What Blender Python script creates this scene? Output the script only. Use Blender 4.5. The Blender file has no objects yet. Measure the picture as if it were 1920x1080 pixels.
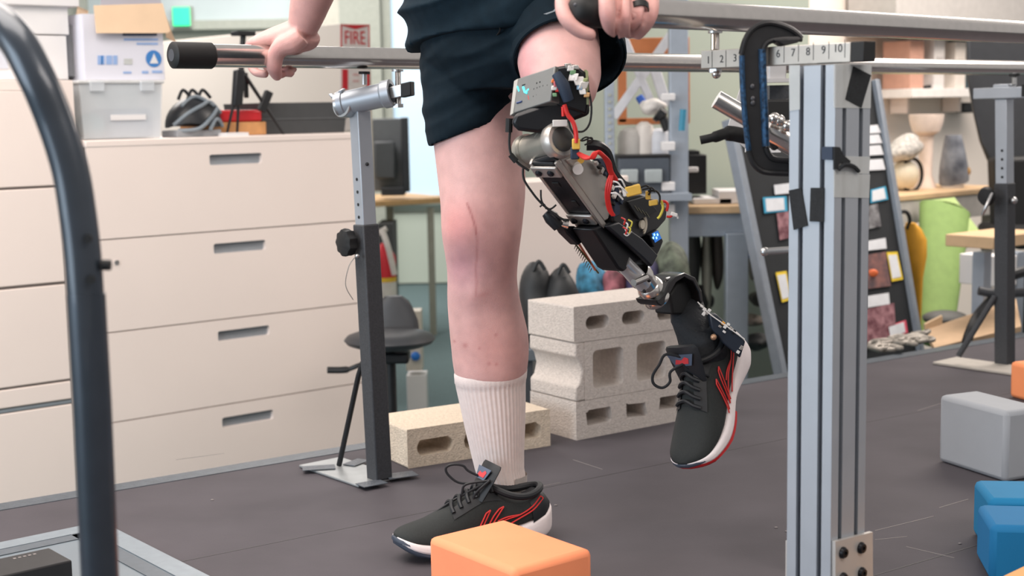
import bpy, bmesh, math, random
from mathutils import Vector, Matrix, noise

random.seed(7)
V3 = Vector
SC = bpy.context.scene
COL = SC.collection
# ------------------------------------------------------------------ camera
FPX = 2667.0
TH = math.radians(39.5)                 # direction of the parallel bars
CAMP = V3((0, 0, 0.8215))
PITCH = math.atan((540 - 205) / FPX)
ROLL = 0.018
_f = V3((0, math.cos(PITCH), -math.sin(PITCH)))
_r0 = V3((1, 0, 0))
_u0 = V3((0, math.sin(PITCH), math.cos(PITCH)))
_up = _u0 * math.cos(ROLL) + _r0 * math.sin(ROLL)
_rt = _r0 * math.cos(ROLL) - _u0 * math.sin(ROLL)
cam = bpy.data.cameras.new('camera')
cam.lens = 50.0; cam.sensor_width = 36.0
cam.dof.use_dof = True; cam.dof.focus_distance = 2.62; cam.dof.aperture_fstop = 5.0
cam.clip_start = 0.05
camo = bpy.data.objects.new('camera', cam)
m = Matrix.Identity(4)
for i in range(3):
    m[i][0] = _rt[i]; m[i][1] = _up[i]; m[i][2] = -_f[i]; m[i][3] = CAMP[i]
camo.matrix_world = m
COL.objects.link(camo); SC.camera = camo
# ------------------------------------------------------------------ world, lights, exposure
SC.view_settings.view_transform = 'Standard'
SC.view_settings.look = 'None'
SC.view_settings.gamma = 1.0
SC.view_settings.use_curve_mapping = False
SC.view_settings.exposure = 0.0
wd = bpy.data.worlds.new('room_light'); SC.world = wd; wd.use_nodes = True
bg = wd.node_tree.nodes['Background']
bg.inputs[0].default_value = (1.0, 0.965, 0.95, 1); bg.inputs[1].default_value = 0.50
def area_light(name, loc, target, sx, sy, power, col):
    l = bpy.data.lights.new(name, 'AREA'); l.shape = 'RECTANGLE'; l.size = sx; l.size_y = sy
    l.energy = power; l.color = col
    o = bpy.data.objects.new(name, l); COL.objects.link(o)
    o.location = loc
    o.rotation_euler = (V3(target) - V3(loc)).to_track_quat('-Z', 'Y').to_euler()
    return o
# ceiling luminaires and added overhead fills (warm white) and the tall window wall on the left (cool daylight)
area_light('ceiling_and_fill_light', (-0.9, 1.6, 2.45), (-0.9, 1.6, 0), 1.8, 1.2, 48, (1, .90, .82))
area_light('ceiling_and_fill_light', (2.6, 5.7, 2.45), (2.6, 5.7, 0), 2.4, 1.2, 125, (1, .90, .82))
area_light('ceiling_and_fill_light', (-1.7, 3.1, 2.45), (-1.7, 3.1, 0), 2.4, 1.2, 70, (1, .90, .82))
area_light('ceiling_and_fill_light', (-2.0, 7.6, 2.45), (-2.0, 7.6, 0), 2.4, 1.2, 105, (1, .93, .88))
area_light('window_daylight', (-4.2, -0.2, 1.2), (0, 3.2, 0.3), 3.0, 2.2, 135, (.76, .89, 1))
area_light('ceiling_and_fill_light', (1.7, 0.3, 2.45), (1.7, 0.3, 0), 2.0, 1.2, 62, (1, .89, .80))  # added warm fill, brightens the faces turned to the front right

area_light('ceiling_and_fill_light', (-1.6, 9.6, 2.45), (-1.6, 9.6, 0), 2.4, 1.2, 80, (1, .95, .9))  # added fill, lifts the dim far wall and its glass
# ------------------------------------------------------------------ helpers
def ray(px, py):
    d = _f * FPX + _rt * (px - 960) - _up * (py - 540)
    return d / d.y
def P(px, py, d): return CAMP + ray(px, py) * d
def G(px, py, z=0.0):
    r = ray(px, py); return CAMP + r * ((z - CAMP.z) / r.z)
def PL(px, py, p0, n):
    r = ray(px, py); return CAMP + r * ((p0 - CAMP).dot(n) / r.dot(n))
U = V3((math.cos(TH), math.sin(TH), 0)); W = V3((-math.sin(TH), math.cos(TH), 0)); Z = V3((0, 0, 1))
def hdir(deg): return V3((math.cos(math.radians(deg)), math.sin(math.radians(deg)), 0))
def lin(c):
    c = c / 255.0
    return c / 12.92 if c <= 0.04045 else ((c + 0.055) / 1.055) ** 2.4
def rgb(r, g, b): return (lin(r), lin(g), lin(b), 1)

_mats = {}
def mat(name, col, rough=0.5, metal=0.0, var=0.06, scale=30.0, bump=0.0, bscale=None, emit=0.0, alpha=1.0, trans=0.0, sss=0.0, spec=None, coat=0.0, col2=None):
    if name in _mats: return _mats[name]
    mt = bpy.data.materials.new(name); mt.use_nodes = True
    nt = mt.node_tree; b = nt.nodes['Principled BSDF']
    b.inputs['Roughness'].default_value = rough; b.inputs['Metallic'].default_value = metal
    c = rgb(*col)
    tc = nt.nodes.new('ShaderNodeTexCoord')
    nz = nt.nodes.new('ShaderNodeTexNoise'); nz.inputs['Scale'].default_value = scale; nz.inputs['Detail'].default_value = 5
    nt.links.new(tc.outputs['Object'], nz.inputs['Vector'])
    rp = nt.nodes.new('ShaderNodeValToRGB')
    rp.color_ramp.elements[0].position = .3; rp.color_ramp.elements[1].position = .7
    if col2: a, e = rgb(*col2), c
    else:
        a = tuple(max(0, x * (1 - var)) for x in c[:3]) + (1,); e = tuple(min(1, x * (1 + var)) for x in c[:3]) + (1,)
    rp.color_ramp.elements[0].color = a; rp.color_ramp.elements[1].color = e
    nt.links.new(nz.outputs[0], rp.inputs[0]); nt.links.new(rp.outputs[0], b.inputs['Base Color'])
    if bump:
        n2 = nt.nodes.new('ShaderNodeTexNoise'); n2.inputs['Scale'].default_value = bscale or scale * 4; n2.inputs['Detail'].default_value = 4
        nt.links.new(tc.outputs['Object'], n2.inputs['Vector'])
        bp = nt.nodes.new('ShaderNodeBump'); bp.inputs['Strength'].default_value = bump; bp.inputs['Distance'].default_value = .004
        nt.links.new(n2.outputs[0], bp.inputs['Height']); nt.links.new(bp.outputs[0], b.inputs['Normal'])
    if emit:
        b.inputs['Emission Color'].default_value = c; b.inputs['Emission Strength'].default_value = emit
    if alpha < 1: b.inputs['Alpha'].default_value = alpha
    if trans: b.inputs['Transmission Weight'].default_value = trans
    if sss:
        b.inputs['Subsurface Weight'].default_value = sss; b.inputs['Subsurface Radius'].default_value = (.012, .005, .003)
        b.inputs['Subsurface Scale'].default_value = 1.0
    if spec is not None: b.inputs['Specular IOR Level'].default_value = spec
    if coat: b.inputs['Coat Weight'].default_value = coat
    _mats[name] = mt
    return mt

class MB:
    def __init__(s): s.v = []; s.f = []
    def add(s, vs, fs):
        o = len(s.v); s.v += [V3(p) for p in vs]; s.f += [tuple(i + o for i in f) for f in fs]; return s
    def box(s, c, size, ax=(V3((1, 0, 0)), V3((0, 1, 0)), V3((0, 0, 1)))):
        c = V3(c); a, b, d = [V3(ax[i]).normalized() * size[i] / 2 for i in range(3)]
        return s.hexa([c - a - b - d, c + a - b - d, c + a + b - d, c - a + b - d, c - a - b + d, c + a - b + d, c + a + b + d, c - a + b + d])
    def hexa(s, p): return s.add(p, [(0, 3, 2, 1), (4, 5, 6, 7), (0, 1, 5, 4), (1, 2, 6, 5), (2, 3, 7, 6), (3, 0, 4, 7)])
    def prism(s, poly, vec):
        n = len(poly); vec = V3(vec); a = [V3(p) for p in poly]; b = [p + vec for p in a]
        return s.add(a + b, [tuple(range(n))[::-1], tuple(range(n, 2 * n))] + [(i, (i + 1) % n, n + (i + 1) % n, n + i) for i in range(n)])
    def rings(s, rs, cap=True, close=False):
        n = len(rs[0]); vs = [p for r in rs for p in r]; fs = []
        k = len(rs)
        for j in range(k - 1 + (1 if close else 0)):
            j2 = (j + 1) % k
            for i in range(n):
                i2 = (i + 1) % n
                fs.append((j * n + i, j * n + i2, j2 * n + i2, j2 * n + i))
        if cap and not close: fs += [tuple(range(n))[::-1], tuple(range((k - 1) * n, k * n))]
        return s.add(vs, fs)
    def tube(s, pts, r, n=10, cap=True, close=False):
        pts = [V3(p) for p in pts]; k = len(pts)
        if not isinstance(r, (list, tuple)): r = [r] * k
        t0 = (pts[1] - pts[0]).normalized()
        ref = Z if abs(t0.z) < .9 else V3((1, 0, 0))
        nn = t0.cross(ref).normalized(); rs = []
        for i in range(k):
            if close: t = (pts[(i + 1) % k] - pts[i - 1]).normalized()
            elif i == 0: t = t0
            elif i == k - 1: t = (pts[-1] - pts[-2]).normalized()
            else: t = ((pts[i + 1] - pts[i]).normalized() + (pts[i] - pts[i - 1]).normalized()).normalized()
            nn = (nn - t * nn.dot(t)).normalized(); bb = t.cross(nn)
            rs.append([pts[i] + (nn * math.cos(a) + bb * math.sin(a)) * r[i] for a in [2 * math.pi * q / n for q in range(n)]])
        return s.rings(rs, cap, close)
    def cyl(s, a, b, r, r2=None, n=24): return s.tube([a, b], [r, r if r2 is None else r2], n)
    def ball(s, c, rad, ax=(V3((1, 0, 0)), V3((0, 1, 0)), V3((0, 0, 1))), n=16, k=10):
        c = V3(c); rad = rad if isinstance(rad, (list, tuple)) else (rad,) * 3; rs = []
        for j in range(k + 1):
            ph = math.pi * (j + .02) / (k + .04); z = -math.cos(ph); q = math.sin(ph)
            rs.append([c + ax[0] * rad[0] * q * math.cos(2 * math.pi * i / n) + ax[1] * rad[1] * q * math.sin(2 * math.pi * i / n) + ax[2] * rad[2] * z for i in range(n)])
        return s.rings(rs)
    def lathe(s, prof, o, ax=Z, n=28, cap=True):
        o = V3(o); ax = V3(ax).normalized(); ref = Z if abs(ax.z) < .9 else V3((1, 0, 0))
        a = ax.cross(ref).normalized(); b = ax.cross(a)
        return s.rings([[o + ax * h + (a * math.cos(2 * math.pi * i / n) + b * math.sin(2 * math.pi * i / n)) * r for i in range(n)] for r, h in prof], cap)
    def build(s, name, mt, parent=None, bevel=0.0, seg=2, ang=35, sub=0):
        me = bpy.data.meshes.new(name); me.from_pydata(s.v, [], s.f)
        bm = bmesh.new(); bm.from_mesh(me); bmesh.ops.recalc_face_normals(bm, faces=bm.faces); bm.to_mesh(me); bm.free()
        return finish(name, me, mt, parent, bevel, seg, ang, sub)
def finish(name, me, mt, parent=None, bevel=0.0, seg=2, ang=35, sub=0):
    me.shade_smooth() if hasattr(me, 'shade_smooth') else None
    try: me.set_sharp_from_angle(angle=math.radians(ang))
    except Exception: pass
    o = bpy.data.objects.new(name, me); COL.objects.link(o)
    if mt: me.materials.append(mt)
    if bevel:
        b = o.modifiers.new('bevel', 'BEVEL'); b.width = bevel; b.segments = seg; b.limit_method = 'ANGLE'; b.angle_limit = math.radians(40)
    if sub:
        q = o.modifiers.new('subsurf', 'SUBSURF'); q.levels = sub; q.render_levels = sub
    if parent: put(o, parent)
    return o
def put(o, parent):
    o.parent = parent
    o.matrix_parent_inverse = wmat(parent).inverted()
def wmat(o):
    mm = Matrix.LocRotScale(o.location, o.rotation_euler, o.scale)
    return (wmat(o.parent) @ o.matrix_parent_inverse @ mm) if o.parent else mm
def tag(o, label, cat, group=None, kind=None):
    o['label'] = label
    if cat: o['category'] = cat
    if group: o['group'] = group
    if kind: o['kind'] = kind
    return o
def thing(name, loc, label, cat, group=None):
    o = bpy.data.objects.new(name, None); o.location = V3(loc); o.empty_display_size = .05; COL.objects.link(o)
    return tag(o, label, cat, group)
def struct(o):
    o['kind'] = 'structure'; return o
def curve_mesh(splines, extrude, M):
    cu = bpy.data.curves.new('c', 'CURVE'); cu.dimensions = '2D'; cu.fill_mode = 'BOTH'; cu.extrude = extrude
    for pts in splines:
        sp = cu.splines.new('POLY'); sp.points.add(len(pts) - 1); sp.use_cyclic_u = True
        for i, p in enumerate(pts): sp.points[i].co = (p[0], p[1], 0, 1)
    o = bpy.data.objects.new('c', cu); COL.objects.link(o)
    dg = bpy.context.evaluated_depsgraph_get()
    me = bpy.data.meshes.new_from_object(o.evaluated_get(dg)); bpy.data.objects.remove(o); me.materials.clear(); me.transform(M)
    return me
def frame(o, x, y, z):
    mm = Matrix.Identity(4)
    for i in range(3): mm[i][0] = x[i]; mm[i][1] = y[i]; mm[i][2] = z[i]; mm[i][3] = o[i]
    return mm
def text_obj(name, body, size, o, x, y, mt, parent, ext=.0004, align='CENTER', sx=1.0):
    cu = bpy.data.curves.new('t', 'FONT'); cu.body = body; cu.size = size; cu.extrude = ext; cu.align_x = align; cu.align_y = 'CENTER'
    ob = bpy.data.objects.new('t', cu); COL.objects.link(ob)
    dg = bpy.context.evaluated_depsgraph_get()
    me = bpy.data.meshes.new_from_object(ob.evaluated_get(dg)); bpy.data.objects.remove(ob); me.materials.clear()
    x = V3(x).normalized(); y = V3(y).normalized(); me.transform(frame(o, x * sx, y, x.cross(y)))
    return finish(name, me, mt, parent)
def rrect(cx, cy, w, h, r, n=5):
    out = []
    for (sx, sy, a0) in ((1, 1, 0), (-1, 1, 90), (-1, -1, 180), (1, -1, 270)):
        for i in range(n + 1):
            a = math.radians(a0 + 90 * i / n)
            out.append((cx + sx * (w / 2 - r) + r * math.cos(a), cy + sy * (h / 2 - r) + r * math.sin(a)))
    return out
def remesh(o, vox, smooth=3, fac=.5):
    r = o.modifiers.new('r', 'REMESH'); r.mode = 'VOXEL'; r.voxel_size = vox; r.use_smooth_shade = True
    if smooth:
        sm = o.modifiers.new('s', 'SMOOTH'); sm.iterations = smooth; sm.factor = fac
    dg = bpy.context.evaluated_depsgraph_get(); dg.update()
    me = bpy.data.meshes.new_from_object(o.evaluated_get(dg)); o.modifiers.clear()
    ms = list(o.data.materials); o.data = me; me.materials.clear()
    for q in ms: me.materials.append(q)
    for p in me.polygons: p.use_smooth = True
    return o
def catmull(pts, k=6):
    pts = [V3(p) for p in pts]; out = []
    for i in range(len(pts) - 1):
        p0 = pts[max(i - 1, 0)]; p1 = pts[i]; p2 = pts[i + 1]; p3 = pts[min(i + 2, len(pts) - 1)]
        for j in range(k):
            t = j / k
            out.append(.5 * ((2 * p1) + (p2 - p0) * t + (2 * p0 - 5 * p1 + 4 * p2 - p3) * t * t + (3 * p1 - p0 - 3 * p2 + p3) * t ** 3))
    out.append(pts[-1]); return out
def lerp(tab, x):
    if x <= tab[0][0]: return tab[0][1]
    for (a, b), (c, d) in zip(tab, tab[1:]):
        if x <= c: return b + (d - b) * (x - a) / (c - a)
    return tab[-1][1]

# ------------------------------------------------------------------ common materials
M_white = mat('painted_white_steel', (238, 224, 216), .45, var=.015, scale=3)
M_chrome = mat('polished_steel', (215, 210, 205), .22, 1, var=.03, scale=60)
M_steel = mat('brushed_steel', (190, 190, 190), .36, 1, var=.06, scale=80)
M_alu = mat('anodised_aluminium', (174, 180, 188), .45, .55, var=.03, scale=20)
M_black = mat('black_plastic', (22, 23, 26), .45, var=.2, scale=40)
M_rubber = mat('black_rubber', (14, 15, 17), .6, var=.2, scale=60)
M_darkgrey = mat('dark_grey_powder_coat', (62, 64, 68), .55, .2, var=.18, scale=220, bump=.3, bscale=600)
M_blackpc = mat('black_powder_coat', (30, 31, 34), .5, .2, var=.25, scale=220, bump=.3, bscale=600)
M_tape = mat('grey_cloth_tape', (92, 98, 104), .5, var=.1, scale=50, bump=.2)
M_wood = mat('light_wood', (208, 176, 138), .55, var=.1, scale=14)
FLOORZ = -0.53
# ================================================================== SETTING
M_carpet = mat('teal_grey_carpet', (92, 112, 114), .95, var=.12, scale=90, bump=.5, bscale=400)
M_deck = mat('worn_black_deck', (78, 74, 79), .72, var=.12, scale=5, bump=.08, bscale=300, spec=.22)
M_wallw = mat('warm_white_wall', (232, 222, 212), .8, var=.01, scale=2)
M_wallg = mat('grey_green_wall', (150, 160, 150), .8, var=.015, scale=2)
fl = MB().box((0, 6, FLOORZ - .05), (24, 22, .1)).build('floor', M_carpet); struct(fl); fl['label'] = 'teal grey carpet floor'
QW = P(1770, 300, 7.6)                                     # back wall passes here, parallel to the bars
def WX(px, py, off=0.0): return PL(px, py, QW - W * off, W)
def wall_piece(name, pa, pb, mt, z0=FLOORZ, z1=2.6, th=.12):
    a, b = V3((pa.x, pa.y, z0)), V3((pb.x, pb.y, z0))
    n = (b - a).normalized().cross(Z)
    n = n if n.y > 0 else -n
    o = MB().prism([a, b, b + n * th, a + n * th], V3((0, 0, z1 - z0))).build(name, mt); struct(o); return o
w1 = wall_piece('wall_back', WX(905, 300), WX(1515, 300), M_wallg); w1['label'] = 'grey green painted back wall'
w2 = wall_piece('wall_right', WX(1515, 300), WX(3000, 300), M_wallw); w2['label'] = 'warm white wall behind the workbench'
wf = MB().box((-4.2, 11.2, 1.0), (13, .12, 3.2)).build('wall_far', mat('far_partition', (178, 182, 170), .7, var=.02, scale=2)); struct(wf)
# far windows and mullions
M_win = mat('bright_window', (190, 214, 232), .4, var=.06, scale=1.5, emit=.62)
def win(n, x0, x1, y0, y1, d, mt, fr=None):
    a = P(x0, y0, d); b = P(x1, y1, d)
    o = MB().box(((a.x + b.x) / 2, d, (a.z + b.z) / 2), (abs(b.x - a.x), .03, abs(a.z - b.z))).build('window_%d' % n, mt); struct(o)
    if fr:
        for (cx, w, cz, h) in ((a.x, .07, (a.z + b.z) / 2, a.z - b.z), (b.x, .07, (a.z + b.z) / 2, a.z - b.z), ((a.x + b.x) / 2, abs(b.x - a.x), a.z, .07), ((a.x + b.x) / 2, abs(b.x - a.x), b.z, .07)):
            MB().box((cx, d - .03, cz), (w + .0, .05, h)).build('frame', fr, o)
    return o
M_mull = mat('grey_green_mullion', (168, 172, 162), .6)
win(1, 722, 905, -60, 372, 11.08, M_win, M_mull)
win(2, 150, 560, -120, 44, 11.08, mat('teal_reflection_glass', (186, 198, 200), .35, var=.10, scale=.8), M_mull)  # bluish reflection is put into the colour of this glass
win(3, 722, 905, 402, 528, 11.1, mat('green_glass', (200, 210, 198), .35, var=.05, scale=1))
for i, (x0, x1) in enumerate(((560, 640), (640, 716))):
    a = P(x0, 100, 11.05); b = P(x1, 100, 11.05)
    struct(MB().box(((a.x + b.x) / 2, 11.02, .9), (b.x - a.x, .1, 3)).build('trim_%d' % (i + 1), mat('pale_column', (198, 196, 184), .7) if i == 0 else M_mull))

# ------------------------------------------------------------------ raised platform
plat = thing('raised_platform', (0, 2.5, FLOORZ), 'raised walking platform with a worn black deck', 'platform')
E0 = G(0, 945); E1 = G(1660, 668); ED = (E1 - E0).normalized(); EN = V3((ED.y, -ED.x, 0))
A = E0 - ED * 1.6; B = E0 + ED * 7.5
MB().prism([A, B, B + EN * 5.6, A + EN * 5.6], V3((0, 0, -.04))).build('deck', M_deck, plat, bevel=.004)
MB().prism([p + V3((0, 0, -.04)) for p in (A + EN * .05, B + EN * .05, B + EN * 5.5, A + EN * 5.5)], V3((0, 0, FLOORZ + .04))).build('skirt', M_black, plat)
def strip(a, b, w, h, mt, name='edge_tape', par=plat, z=0.0, side=None):
    d = (b - a).normalized(); s = side or V3((d.y, -d.x, 0))
    a = V3((a.x, a.y, z)); b = V3((b.x, b.y, z))
    return MB().prism([a, b, b + s * w, a + s * w], V3((0, 0, h))).build(name, mt, par)
strip(E0 - ED * 1.6, E0 + ED * 7.4, .055, .0015, mat('dark_edge_tape', (74, 82, 90), .45, var=.15, scale=40, bump=.3))
# inset force plate with taped border, front left
c0 = G(190, 982); fx = -U; fy = -W
M_plate = mat('grey_force_plate', (112, 122, 130), .45, var=.06, scale=8)
pl = MB().box(c0 + fx * .55 + fy * .5 + Z * .001, (1.1, 1.0, .004), (fx, fy, Z)).build('force_plate', M_plate, plat); pl['label'] = 'grey metal plate let into the deck'
M_seam = mat('seam_tape', (84, 92, 100), .5, var=.08, scale=60)
for (s, l, dd, oo) in ((fx, 1.1, fx, fy), (fy, 1.0, fy, fx)):
    MB().box(c0 + dd * l / 2 + oo * .022 + Z * .0042, (l, .045, .0016), (dd, oo, Z)).build('border_tape', mat('pale_tape', (124, 134, 142), .45, var=.06, scale=60), plat)
    MB().box(c0 + dd * l / 2 + oo * .066 + Z * .0042, (l, .034, .0012), (dd, oo, Z)).build('border_tape', M_seam, plat)
# seams of the deck panels
for q in (.62, 1.45):
    a = E0 + EN * q; strip(a - ED * 1.4, a + ED * 7.2, .003, .0004, mat('deck_seam', (58, 55, 58), .6), 'panel_seam')
# pale scuffs
M_scuff = mat('pale_scuff', (128, 122, 120), .7)
for (a, b) in (((1640, 995), (1750, 968)), ((1700, 1025), (1790, 1046)), ((1640, 1012), (1700, 1006)), ((1760, 952), (1815, 936)), ((1075, 862), (1130, 880)), ((330, 862), (420, 850)), ((1000, 915), (1050, 905)), ((1720, 770), (1790, 748))):
    strip(G(*a), G(*b), .002, .0005, M_scuff, 'scuff')
for (x, y) in ((398, 938), (1042, 948), (1800, 1020), (1560, 1000), (905, 1040), (1455, 990), (1475, 997)):
    MB().ball(G(x, y) + Z * .001, (.004, .003, .0015), n=6, k=4).build('grit', M_scuff, plat)

# ================================================================== CABINETS (row parallel to the bars)
QC = P(450, 500, 4.99)
def CX(px, py, off=0.0): return PL(px, py, QC + W * off, W)          # point on the cabinet front plane (off = behind it)
def zc(y, x=450): return CX(x, y).z
M_pocket = mat('grey_pull_pocket', (158, 165, 172), .4, .3, var=.04, scale=20)
M_gap = mat('drawer_gap', (120, 112, 108), .7)
cab = thing('lateral_file_cabinet', V3((QC.x, QC.y, FLOORZ)), 'white lateral file cabinet with four wide drawers and recessed pulls', 'cabinet')
CW = 1.078; ztop = zc(255); cc = CX(450, 500); tl = (CX(167, 400) - cc).dot(U); tr = (CX(690, 400) - cc).dot(U)
CM = cc + U * (tl + tr) / 2; CWD = tr - tl
b0 = V3((CM.x, CM.y, 0))
MB().box(b0 + W * (.235) + Z * (ztop - .012), (CWD, .47, .024), (U, W, Z)).build('top_panel', M_white, cab, bevel=.004)
MB().box(b0 + W * (.25) + Z * ((ztop - .024 + FLOORZ) / 2), (CWD - .006, .44, ztop - .024 - FLOORZ), (U, W, Z)).build('body', mat('drawer_gap_body', (150, 142, 136), .6), cab)
ys = [263, 430.5, 595, 754.5, 916]; hx = [(443, 298), (450.5, 463), (458, 625), (465.5, 785)]
for i in range(4):
    z1, z0 = zc(ys[i]) - .002, zc(ys[i + 1]) + .002
    hc = CX(*hx[i]); hu = (hc - CM).dot(U); hz = hc.z - (z0 + z1) / 2
    out = [(-CWD / 2 + .004, -(z1 - z0) / 2), (CWD / 2 - .004, -(z1 - z0) / 2), (CWD / 2 - .004, (z1 - z0) / 2), (-CWD / 2 + .004, (z1 - z0) / 2)]
    me = curve_mesh([out, rrect(hu, hz, .205, .036, .008)], .010, frame(b0 + Z * (z0 + z1) / 2 + W * .012, U, Z, U.cross(Z)))
    d = finish('drawer', me, M_white, cab, bevel=.0012)
    hb = b0 + U * hu + Z * (hz + (z0 + z1) / 2)
    h = MB().box(hb + W * .021, (.215, .004, .05), (U, W, Z)).build('pull', M_pocket, d); h['label'] = 'grey recessed drawer pull'
    MB().tube([hb + W * .006 + Z * .016 + U * -.1, hb + W * .006 + Z * .016 + U * .1], .004, 8).build('pull_lip', mat('dark_pull_lip', (84, 92, 100), .4, .4), d)
MB().cyl(CX(219, 492) - W * .002, CX(219, 492) + W * .012, .008, n=14).build('lock', M_steel, cab)
# tall neighbour on the left
cab2 = thing('tall_file_cabinet', CX(-60, 500) + Z * (FLOORZ - CX(-60, 500).z), 'tall white cabinet with flat drawers at the far left behind the black rail', 'cabinet')
x1 = (CX(150, 300) - cc).dot(U); x0 = x1 - 1.25; bm2 = cc + U * (x0 + x1) / 2; bm2 = V3((bm2.x, bm2.y, 0)); w2_ = x1 - x0
zz = lambda y: CX(60, y).z
MB().box(bm2 + W * .26 + Z * ((zz(150) + FLOORZ) / 2), (w2_, .48, zz(150) - FLOORZ), (U, W, Z)).build('body', M_white, cab2, bevel=.003)
for (a, b) in ((169, 351), (353, 535), (538, 722), (724, 760), (768, 950)):
    MB().box(bm2 + W * .014 + Z * (zz(a) + zz(b)) / 2 - U * .03, (w2_ - .08, .02, zz(a) - zz(b) - .004), (U, W, Z)).build('drawer', M_white, cab2, bevel=.003)
MB().box(bm2 + W * .018 + Z * (zz(169) + zz(950)) / 2 - U * .03, (w2_ - .074, .012, zz(169) - zz(950)), (U, W, Z)).build('shadow_gap', M_gap, cab2)
MB().box(bm2 + W * .012 + Z * zz(764) - U * .03, (w2_ - .08, .012, .01), (U, W, Z)).build('pull_groove', mat('blue_grey_groove', (128, 136, 142), .5), cab2)
# boxes on the tall cabinet
M_box = mat('white_card_box', (228, 226, 226), .7, var=.02, scale=6)
for (ya, yb, xr, lab, lip) in ((150, 66, 129, 'lower white carton on the tall cabinet', 0), (64, -70, 130, 'upper white carton with a projecting lid, on another carton', 1)):
    t = thing('archive_carton', CX(60, 150, .15), lab, 'box', 'white cartons on the tall cabinet')
    p = CX(xr, ya, .12); lo = p - U * .9; h = CX(60, yb, .12).z - CX(60, ya, .12).z
    base = V3(((p.x + lo.x) / 2, (p.y + lo.y) / 2, CX(60, ya, .12).z + h / 2)) + W * .15
    MB().box(base, (.9, .3, h), (U, W, Z)).build('body', M_box, t, bevel=.003)
    if lip: 
        zl = CX(60, 4, .1).z
        MB().box(V3((base.x, base.y, zl + .04)) + U * .012, (.94, .34, .10), (U, W, Z)).build('lid', M_box, t, bevel=.003)
    else:
        MB().box(base - W * .152, (.5, .004, h * .5), (U, W, Z)).build('panel', mat('pale_blue_print', (206, 210, 220), .7), t)

# ------------------------------------------------------------------ things on the cabinet
def CT(px, off): 
    p = CX(px, 250, off); return V3((p.x, p.y, ztop))
def czh(y, off, px=300): return CX(px, y, off).z
# translucent storage bin
L, R = CT(153, .06), CT(309, .06); bw = (R - L).length; bc = (L + R) / 2 + W * .15
zb1 = czh(150, .06)
binT = thing('storage_bin', bc, 'translucent plastic storage bin carrying an open carton', 'bin')
M_frost = mat('frosted_plastic', (230, 235, 240), .3, var=.03, scale=10, alpha=.48)
def tub(c, w, d, z0, z1, tp=.9, th=.004):
    o = [[c + U * (sx * w / 2 * k) + W * (sy * d / 2 * k) + Z * (z - c.z) for sx, sy in ((-1, -1), (1, -1), (1, 1), (-1, 1))] for k, z in ((tp, z0), (1, z1), (.97, z1), (tp * .97, z0 + .004))]
    return MB().rings(o)
tub(bc, bw, .3, ztop + .001, zb1 - .012, .93).build('tub', M_frost, binT, bevel=.004)
MB().box(bc + Z * (zb1 - .006 - ztop), (bw + .012, .31, .012), (U, W, Z)).build('lid', mat('frosted_lid', (225, 226, 226), .4, alpha=.85), binT, bevel=.004)
for k in (-.3, .3): MB().box(bc - W * .155 + U * bw * k + Z * (zb1 - ztop - .02), (.05, .012, .035), (U, W, Z)).build('clip', M_frost, binT, bevel=.004)
MB().box(bc - W * .146 + U * .02 + Z * .072, (.125, .003, .018), (U, W, Z)).build('label_strip', M_box, binT)
t = MB().ball(bc - U * .06 - W * .02 + Z * .046, (.05, .06, .045), (U, W, Z)).build('cloth_bundle', mat('teal_cloth', (120, 196, 205), .8)); tag(t, 'pale teal bundle inside the translucent bin', 'cloth')
t = MB().box(bc + U * .06 + Z * .052, (.15, .2, .1), (U, W, Z)).build('instrument_case', mat('slate_case', (150, 165, 186), .7), None, bevel=.02); tag(t, 'blue grey case inside the translucent bin', 'case')
# open carton
cL, cR = CT(166, .08), CT(313, .08); cw = (cR - cL).length; cx_ = (cL + cR) / 2 + W * .12; czb = zb1 + .001; czt = czh(30, .08)
ct = thing('glove_carton', V3((cx_.x, cx_.y, czb)), 'open white carton with tan flaps and a round blue emblem', 'box')
M_card = mat('tan_cardboard', (226, 196, 164), .8, var=.04, scale=12)
M_cardw = mat('white_printed_board', (222, 222, 232), .6, var=.02, scale=8)
h = czt - czb
for (o, s) in ((-W * .12, (cw, .004, h)), (W * .12, (cw, .004, h)), (-U * cw / 2, (.004, .24, h)), (U * cw / 2, (.004, .24, h))):
    MB().box(V3((cx_.x, cx_.y, czb + h / 2)) + o, s, (U, W, Z)).build('panel', M_cardw, ct)
MB().box(V3((cx_.x, cx_.y, czb + .003)), (cw, .24, .004), (U, W, Z)).build('base_panel', M_card, ct)
fz = lambda x, y, o=.075: CX(x, y, o)
MB().prism([fz(176, 10, .08), fz(305, 6, .08), fz(319, 58, .05), fz(314, 62, .05), fz(181, 62, .05)], W * .004).build('flap', M_card, ct)
MB().prism([fz(146, 12, .1), fz(166, 20, .1), fz(152, 78, .14), fz(132, 76, .2)], W * .004).build('flap', M_card, ct)
MB().prism([fz(308, 20, .12), fz(322, 60, .16), fz(330, 80, .24), fz(312, 70, .14)], W * .004).build('flap', M_card, ct)
MB().prism([fz(190, -6, .3), fz(300, -8, .3), fz(304, 16, .32), fz(188, 20, .32)], W * .004).build('flap', M_cardw, ct)
M_ink = mat('blue_ink', (60, 128, 196), .6); M_ink2 = mat('pale_blue_ink', (150, 178, 222), .6)
fp = lambda x, y: CX(x, y, .0775) 
ec = fp(288, 110); prof = [(ec + U * .0285 * math.cos(a) + Z * .0285 * math.sin(a)) for a in [2 * math.pi * i / 24 for i in range(24)]]
em = MB().prism(prof, -W * .0012).build('round_emblem', M_ink, ct)
MB().prism([ec + U * x + Z * y - W * .0014 for x, y in ((-.016, -.016), (.016, -.016), (.008, .002), (.001, .018), (-.006, .002))], -W * .0006).build('emblem_figure', M_box, ct)
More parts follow.
